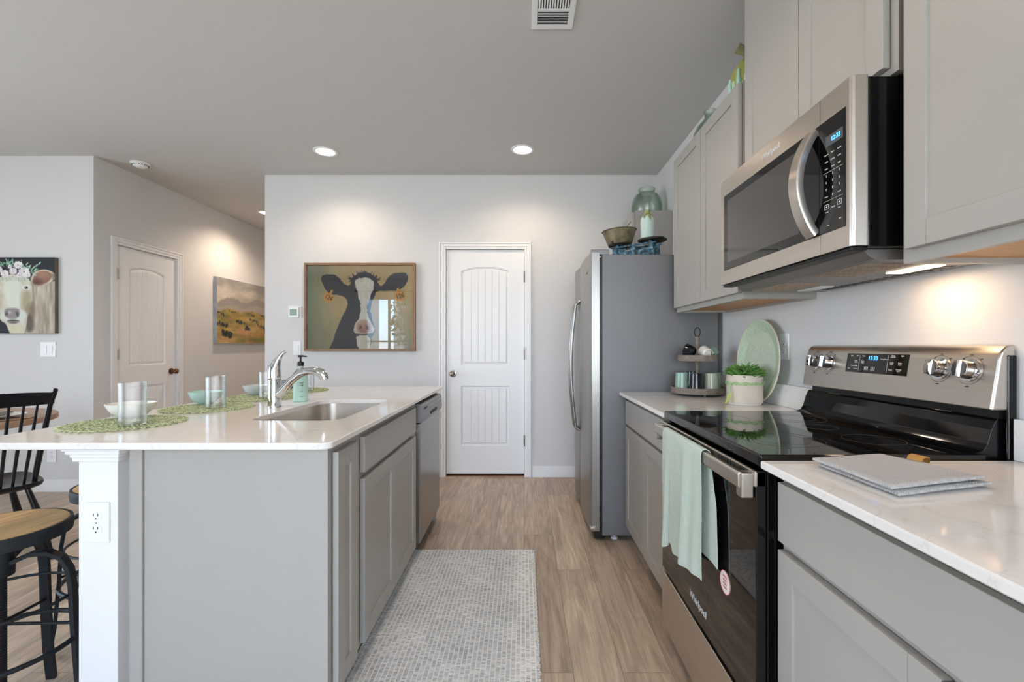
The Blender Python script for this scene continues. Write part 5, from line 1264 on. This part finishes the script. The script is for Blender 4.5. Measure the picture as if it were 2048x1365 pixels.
def mug(mm, lab, c, R, handle=True, M=None, z=0.9365):
    r = thing('mug', lab, 'mug', (0, 0, 0), 'mugs on the tiered tray')
    # upside down tapered cup: rim (wide) at z=0
    MB().lathe([(0.037, 0), (0.0388, 0.002), (0.0325, 0.104), (0.0305, 0.1065), (0.001, 0.1065), (0.001, 0.102), (0.0295, 0.102), (0.036, 0.002)], seg=36, cap0=False, cap1=False).build('cup', mm, r, angle=50)
    if handle: MB().tube([(0.033, 0, 0.082), (0.046, 0, 0.084), (0.055, 0, 0.066), (0.055, 0, 0.045), (0.046, 0, 0.028), (0.035, 0, 0.030)], 0.0042, 8).build('handle', mm, r)
    r.location = c; r.rotation_euler = R; return r
mug(green_mug, 'jade green mug upside down at the left of the lower tray', (tx-0.094, ty-0.012, 0.9366), (0, 0, 1.75))
mug(black_mug, 'black mug upside down on the lower tray beside the centre post', (tx-0.040, ty-0.088, 0.9366), (0, 0, 1.60))
mug(sage_mug, 'pale sage mug upside down at the front of the lower tray', (tx+0.046, ty-0.084, 0.9366), (0, 0, 1.50))
mug(green_mug, 'jade green mug upside down at the right of the lower tray', (tx+0.096, ty-0.008, 0.9366), (0, 0, 1.4))
mug(black_mug, 'black mug upside down at the rear of the lower tray', (tx+0.005, ty+0.092, 0.9366), (0, 0, 0.3))
def small_cup(mm, lab, c, R):
    r = thing('espresso_cup', lab, 'cup', (0, 0, 0), 'cups tipped on the upper tray')
    MB().lathe([(0.022, 0), (0.028, 0.003), (0.033, 0.030), (0.034, 0.052), (0.032, 0.052), (0.030, 0.030), (0.020, 0.006), (0.001, 0.005), (0.001, 0.0), ], seg=32, cap0=False, cap1=False).build('cup', mm, r, angle=50)
    MB().tube([(0.033, 0, 0.043), (0.046, 0, 0.042), (0.049, 0, 0.028), (0.040, 0, 0.014), (0.029, 0, 0.012)], 0.0032, 8).build('handle', mm, r)
    r.location = c; r.rotation_euler = R; return r
small_cup(white_mug, 'white cup tipped on its side on the upper tray', (tx+0.030, ty-0.078, 1.150), (-PI/2+0.25, 0, 0.1))
small_cup(black_mug, 'black cup tipped on its side at the left of the upper tray', (tx-0.040, ty-0.060, 1.158), (-1.2, 0.5, 1.0))
small_cup(green_mug, 'green cup tipped on its side at the right of the upper tray', (tx+0.058, ty+0.0, 1.152), (-1.4, 0, -0.9))

# potholders
def potholder(dz, off, lab, loop):
    r = thing('potholder', lab, 'potholder', (0.79+off[0], 0.985+off[1], 0.9145+dz), 'stacked grey potholders')
    C = [Vector((0.672, 1.066)), Vector((0.862, 1.108)), Vector((0.912, 0.905)), Vector((0.682, 0.848))]
    n = 28; m = MB(); bm = m.bm
    def P(u, v):
        uu = u+0.018*math.sin(PI*v*2)*(1-abs(2*u-1)); p2 = C[0]*(1-uu)*(1-v)+C[1]*uu*(1-v)+C[2]*uu*v+C[3]*(1-uu)*v
        lift = 0.004*(max(0, u-0.65)/0.35)**2*math.exp(-((v-0.45)/0.18)**2)*(1 if loop else 0.3)+0.004*(max(0, v-0.8)/0.2)**2*u+0.0015*math.sin(9*u+4*v)*u*(1-u)
        return p2.x+off[0], p2.y+off[1], lift
    T = [[None]*(n+1) for _ in range(n+1)]; B = [[None]*(n+1) for _ in range(n+1)]
    for i in range(n+1):
        for j in range(n+1):
            x, y, l = P(i/n, j/n); e = min(i, n-i, j, n-j); rnd = 0.0022 if e == 0 else 0
            q = 0.0004*((i+j) % 2)
            T[i][j] = bm.verts.new((x, y, 0.9145+dz+0.0095+l-rnd+q)); B[i][j] = bm.verts.new((x, y, 0.9148+dz+l+rnd))
    for i in range(n):
        for j in range(n):
            bm.faces.new((T[i][j], T[i+1][j], T[i+1][j+1], T[i][j+1])); bm.faces.new((B[i][j], B[i][j+1], B[i+1][j+1], B[i+1][j]))
    for j in range(n): bm.faces.new((T[0][j], T[0][j+1], B[0][j+1], B[0][j])); bm.faces.new((T[n][j], B[n][j], B[n][j+1], T[n][j+1])); bm.faces.new((T[j][0], B[j][0], B[j+1][0], T[j+1][0])); bm.faces.new((T[j][n], T[j+1][n], B[j+1][n], B[j][n]))
    m.build('pad', greyheather, r, angle=80)
    if loop:
        x, y, l = P(1, 0.42); z = 0.9145+dz+0.009+l
        m = MB(); dx = Vector((0.0105, -0.0430, 0)).normalized(); nx = Vector((0.97, 0.24, 0))
        prof = [(-0.014, 0.0), (-0.010, 0.007), (0.0, 0.010), (0.008, 0.008), (0.010, 0.001), (0.007, -0.004)]
        rr = []
        for s_ in (-0.016, 0.016):
            a = [Vector((x, y, z))+dx*s_+nx*u+Vector((0, 0, v)) for u, v in prof]; b = [q_+Vector((0, 0, 0.0016)) for q_ in a][::-1]
            rr.append(a+b)
        m.rings(rr); o = m.build('leather_loop', leather_m, r); o['label'] = 'tan leather hanging loop'
potholder(0.0, (0.010, -0.003), 'lower grey knitted potholder, mostly covered by the one stacked on it', False)
potholder(0.0115, (0, 0), 'upper grey knitted potholder with a tan leather loop on the near counter', True)

# ------------------------------------------------------------------ on top of the refrigerator and cabinets
t = thing('balance_scale', 'antique blue chipped iron balance scale on top of the refrigerator', 'scale', (0.745, 3.05, 1.752))
ax = Vector((0.25, -0.20, 0)).normalized(); ay = Vector((-ax.y, ax.x, 0)); Cc = Vector((0.745, 3.05, 1.7525))
Mx = Matrix(((ax.x, ay.x, 0, Cc.x), (ax.y, ay.y, 0, Cc.y), (0, 0, 1, Cc.z), (0, 0, 0, 1)))
m = MB().box(-0.17, 0.17, -0.055, 0.055, 0, 0.022, 0.006, M=Mx)
m.box(-0.15, 0.15, -0.05, 0.05, 0.022, 0.075, 0.008, M=Mx); m.box(-0.02, 0.02, -0.055, 0.055, 0.07, 0.10, 0.006, M=Mx)
for s_ in (-1, 1):
    m.box(s_*0.125-0.018, s_*0.125+0.018, -0.058, -0.035, 0.06, 0.105, 0.004, M=Mx); m.box(s_*0.125-0.018, s_*0.125+0.018, 0.035, 0.058, 0.06, 0.105, 0.004, M=Mx)
m.build('cast_body', blue_iron, t)
m = MB()
for s_ in (-1, 1): m.box(-0.16, 0.16, s_*0.043-0.005, s_*0.043+0.005, 0.100, 0.112, 0.002, M=Mx)
for s_ in (-1, 1): m.box(s_*0.118-0.01, s_*0.118+0.01, -0.045, 0.045, 0.108, 0.122, 0.002, M=Mx)
m.build('beam', blue_iron, t)
m = MB(); P8 = [Mx @ Vector((0.115+0.088*math.cos(PI/8+k*PI/4)*1.05, 0.088*math.sin(PI/8+k*PI/4), 0)) for k in range(8)]
m.rings([[v+Vector((0, 0, 0.124)) for v in P8], [v+Vector((0, 0, 0.136)) for v in P8]]); m.build('weighing_plate', darkplate, t)
m = MB()
for k in range(4):
    a = PI/4+k*PI/2; c0 = Mx @ Vector((-0.115, 0, 0.122)); m.tube([c0, c0+Vector((0.06*math.cos(a), 0.06*math.sin(a), 0.0)), c0+Vector((0.088*math.cos(a), 0.088*math.sin(a), 0.004)), c0+Vector((0.094*math.cos(a), 0.094*math.sin(a), 0.020))], 0.004, 8)
m.tube([Mx @ Vector((-0.115+0.075*math.cos(2*PI*k/24), 0.075*math.sin(2*PI*k/24), 0.122)) for k in range(24)], 0.003, 6, closed=True)
m.build('pan_cradle', blackiron, t)
pc = Mx @ Vector((-0.115, 0, 0.1295))
o = MB().lathe([(0.001, 0), (0.078, 0), (0.082, 0.004), (0.112, 0.092), (0.118, 0.094), (0.118, 0.097), (0.111, 0.097), (0.079, 0.007), (0.001, 0.004)], seg=44).build('metal_pan', rust_m, angle=50)
o.location = pc; o.rotation_euler = (0, -0.06, 0); tag(o, 'round rusty tin pan resting on the blue scale', 'pan')
bc_ = Mx @ Vector((0.085, -0.01, 0.1365))
def bw(a, h): return 1+0.035*abs(math.sin(6*a)) if 0.01 < h < 0.135 else 1
o = MB().lathe([(0.001, 0), (0.040, 0), (0.042, 0.004), (0.042, 0.128), (0.038, 0.145), (0.024, 0.162), (0.018, 0.170), (0.0185, 0.180), (0.021, 0.183), (0.021, 0.190), (0.017, 0.190), (0.014, 0.170), (0.001, 0.165)], seg=72, wob=bw).build('ribbed_bottle', bottle_m, angle=60)
o.location = bc_; tag(o, 'white ribbed bottle with green drip glaze standing on the scale plate', 'bottle')
o = MB().lathe([(0.001, 0), (0.095, 0), (0.112, 0.012), (0.124, 0.05), (0.127, 0.09)] + [(0.127-0.030*(k/8)**2+0.0012*math.cos(k*PI), 0.10+k*0.011) for k in range(9)] +
               [(0.075, 0.205), (0.066, 0.212), (0.066, 0.228), (0.070, 0.232), (0.070, 0.250), (0.064, 0.250), (0.061, 0.212), (0.085, 0.196), (0.120, 0.10), (0.117, 0.03), (0.09, 0.008), (0.001, 0.007)], seg=56).build('glass_jar', green_glass, angle=60)
o.location = (1.06, 3.95, UT); tag(o, 'large round greenish glass jar on the far corner cabinet', 'jar')
o = MB().lathe([(0.001, 0), (0.06, 0), (0.082, 0.012), (0.092, 0.05), (0.088, 0.09), (0.068, 0.13), (0.042, 0.158), (0.030, 0.175), (0.028, 0.198), (0.036, 0.207), (0.036, 0.214), (0.028, 0.214), (0.024, 0.176), (0.06, 0.13), (0.084, 0.08), (0.078, 0.016), (0.05, 0.006), (0.001, 0.006)], seg=48).build('glass_bottle', green_glass, angle=60)
o.location = (1.045, 2.57, UT); tag(o, 'squat clear green glass bottle on top of the wall cabinets', 'bottle')
t = thing('ceramic_pumpkin', 'lime green ceramic pumpkin with mint drips on top of the wall cabinets', 'pumpkin', (1.062, 2.09, UT))
def pw(a, h): return 1-0.07*abs(math.cos(5*a))**3
pb = MB().lathe([(0.001, 0.0), (0.06, 0.0), (0.095, 0.025), (0.112, 0.07), (0.114, 0.11), (0.104, 0.155), (0.082, 0.19), (0.045, 0.212), (0.018, 0.205), (0.001, 0.20)], (1.062, 2.09, UT), 80, wob=pw).build('body', pump_body, t, angle=60)
m = MB()
for k in range(20):
    a = 2*PI*k/20+0.1; zt = 0.115+0.02*math.sin(k*2.4); R1 = 0.1135*(1-0.07*abs(math.cos(5*a))**3)
    pts = [Vector((1.062+q_*R1*math.cos(a), 2.09+q_*R1*math.sin(a), UT+z)) for q_, z in ((0.86, 0.03), (0.975, 0.06), (1.0, 0.09), (0.99, zt))]
    m.tube(pts, [0.011, 0.011, 0.010, 0.006], 8)
m.build('drips', pump_drip, pb)
MB().tube([(1.058, 2.09, UT+0.20), (1.035, 2.085, UT+0.222), (0.998, 2.08, UT+0.236), (0.968, 2.08, UT+0.250)], [0.028, 0.021, 0.019, 0.022], 16).build('stem', pump_stem, t)

# ------------------------------------------------------------------ dining chair, table and stools
t = thing('windsor_chair', 'black windsor dining chair with spindle back beside the round table', 'chair', (0, 0, 0))
P = chaikin([(-0.20, -0.19), (-0.12, -0.225), (0.12, -0.225), (0.20, -0.19), (0.225, 0.0), (0.225, 0.16), (0.16, 0.215), (0, 0.225), (-0.16, 0.215), (-0.225, 0.16), (-0.225, 0.0)], 2)
def sc_(P, k, z): return [(x*k, y*k, z) for x, y in P]
MB().rings([sc_(P, 0.86, 0.425), sc_(P, 0.97, 0.437), sc_(P, 1.0, 0.450), sc_(P, 0.98, 0.460), sc_(P, 0.90, 0.459), sc_(P, 0.6, 0.450), sc_(P, 0.2, 0.447)]).build('seat', blackwood, t, angle=60)
def arc(u, r0, d): return r0*u, -d+0.055*u*u
for k in range(8):
    u = -1+2*k/7; x0, y0 = arc(u*0.86, 0.185, 0.195); x1, y1 = arc(u*0.90, 0.215, 0.295)
    if k in (0, 7): MB().tube([(x0, y0, 0.452), ((x0+x1)/2*1.01, (y0+y1)/2, 0.68), (x1, y1, 0.88), (x1*1.06, y1-0.01, 0.935), (x1*1.07, y1-0.028, 0.958)], [0.013, 0.014, 0.012, 0.013, 0.010], 12).build('back_post', blackwood, t)
    else: MB().tube([(x0, y0, 0.452), ((x0+x1)/2, (y0+y1)/2, 0.66), (x1, y1, 0.885)], [0.007, 0.0085, 0.006], 8).build('spindle', blackwood, t)
rr = []
for i in range(17):
    u = -1+i/8; x, y = arc(u*0.98, 0.215, 0.300); zc = 0.918-0.008*u*u; h2 = 0.036-0.006*u*u
    rr.append([(x, y-0.016, zc-h2*0.0+h2), (x, y-0.004, zc+h2), (x, y+0.010, zc-h2), (x, y-0.002, zc-h2)])
MB().rings(rr).build('crest_rail', blackwood, t, angle=40)
for sx1, sy1 in ((1, 1), (1, -1), (-1, 1), (-1, -1)):
    MB().tube([(sx1*0.14, sy1*0.12, 0.43), (sx1*0.185, sy1*0.16, 0.24), (sx1*0.235, sy1*0.20 if sy1 > 0 else -0.15, 0.0)], [0.012, 0.018, 0.011], 12).build('leg', blackwood, t)
for s_ in (-1, 1): MB().tube([(s_*0.187, 0.16, 0.22), (s_*0.187, -0.145, 0.22)], [0.009, 0.009], 8).build('stretcher', blackwood, t)
MB().tube([(-0.187, 0, 0.22), (0.187, 0, 0.22)], [0.009, 0.009], 8).build('stretcher', blackwood, t)
t.location = (-2.88, 2.42, 0); t.rotation_euler = (0, 0, math.radians(63.4))
t = thing('dining_table', 'round wooden dining table at the far left edge of the photo', 'table', (-3.56, 2.66, 0))
MB().lathe([(0.001, 0.715), (0.585, 0.715), (0.60, 0.72), (0.60, 0.748), (0.595, 0.753), (0.001, 0.753)], (-3.56, 2.66, 0), 72).build('tabletop', tablewood, t)
MB().lathe([(0.001, 0.0), (0.28, 0.0), (0.28, 0.03), (0.10, 0.08), (0.07, 0.2), (0.09, 0.4), (0.06, 0.6), (0.16, 0.70), (0.16, 0.7145)], (-3.56, 2.66, 0), 40).build('pedestal', blackwood, t)
for x, y in ((-3.16, 2.74),):
    o = MB().lathe([(0.001, 0), (0.16, 0), (0.165, 0.006), (0.155, 0.008), (0.001, 0.005)], seg=48).build('charger_plate', tablewood); o.location = (x, y, 0.7535); tag(o, 'round wooden charger on the dining table', 'plate')
    o = MB().lathe([(0.001, 0), (0.07, 0), (0.08, 0.004), (0.125, 0.016), (0.128, 0.019), (0.08, 0.009), (0.001, 0.006)], seg=48).build('dinner_plate', porcelain); o.location = (x, y, 0.7625); tag(o, 'white dinner plate on the wooden charger', 'plate')
    o = MB().box(-0.05, 0.05, -0.09, 0.09, 0, 0.008, 0.003).build('napkin', mat('linen_napkin', '6a6963', .9)); o.location = (x, y, 0.7825); o.rotation_euler = (0, 0, 0.6); tag(o, 'folded dark napkin lying on the dinner plate', 'napkin')

st = thing('bar_stool', 'round oak and black iron stool at the left edge under the island overhang', 'stool', (0, 0, 0), 'industrial bar stools')
MB().lathe([(0.001, 0.605), (0.158, 0.605), (0.158, 0.628), (0.154, 0.631), (0.001, 0.632)], seg=64).build('seat', stoolwood, st)
MB().lathe([(0.159, 0.592), (0.166, 0.590), (0.168, 0.610), (0.166, 0.629), (0.159, 0.630)], seg=64, loop=True).build('seat_band', blackiron, st)
MB().lathe([(0.001, 0.604), (0.150, 0.604), (0.150, 0.596), (0.05, 0.585), (0.035, 0.565), (0.001, 0.565)], seg=40).build('seat_plate', blackiron, st)
pf = [(0.001, 0.12)] + [(0.0155+0.002*(k % 2), 0.13+0.004*k) for k in range(100)] + [(0.016, 0.56), (0.001, 0.56)]
MB().lathe(pf, seg=16).build('screw_post', blackiron, st)
MB().lathe([(0.019, 0.47), (0.034, 0.475), (0.036, 0.545), (0.028, 0.555), (0.019, 0.555)], seg=24, loop=True).build('hub', blackiron, st)
for k in range(4):
    a = math.radians(25+90*k); ca, sa = math.cos(a), math.sin(a)
    Pp = [(0.034, 0.515), (0.08, 0.535), (0.125, 0.535), (0.160, 0.515), (0.180, 0.475), (0.188, 0.42), (0.193, 0.30), (0.205, 0.12), (0.222, 0.0)]
    rr = []
    for i, (r_, z) in enumerate(Pp):
        q0 = Pp[max(0, i-1)]; q1 = Pp[min(len(Pp)-1, i+1)]; d = Vector((q1[0]-q0[0], q1[1]-q0[1])).normalized(); n_ = Vector((-d.y, d.x))*0.006; w_ = 0.014
        rr.append([Vector((ca*(r_+e*n_.x)-sa*s_*w_, sa*(r_+e*n_.x)+ca*s_*w_, max(0, z+e*n_.y))) for e, s_ in ((-1, -1), (1, -1), (1, 1), (-1, 1))])
    MB().rings(rr).build('leg', blackiron, st, angle=30)
def hoop(r_, z, th, name): MB().tube([(r_*math.cos(2*PI*k/48), r_*math.sin(2*PI*k/48), z) for k in range(48)], th, 8, closed=True).build(name, blackiron, st)
hoop(0.196, 0.255, 0.008, 'foot_ring'); hoop(0.182, 0.395, 0.005, 'upper_ring')
for k in range(2):
    a = math.radians(25+90*k); MB().tube([(-0.19*math.cos(a), -0.19*math.sin(a), 0.30), (0, 0, 0.325), (0.19*math.cos(a), 0.19*math.sin(a), 0.30)], 0.005, 8).build('brace', blackiron, st)
st.location = (-1.64, 1.43, 0); st.rotation_euler = (0, 0, math.radians(-10))
s2 = dup(st); s2.location = (-1.655, 1.90, 0); s2.rotation_euler = (0, 0, math.radians(20)); s2['label'] = 'second black iron stool, its ring peeking out just left of the white column'
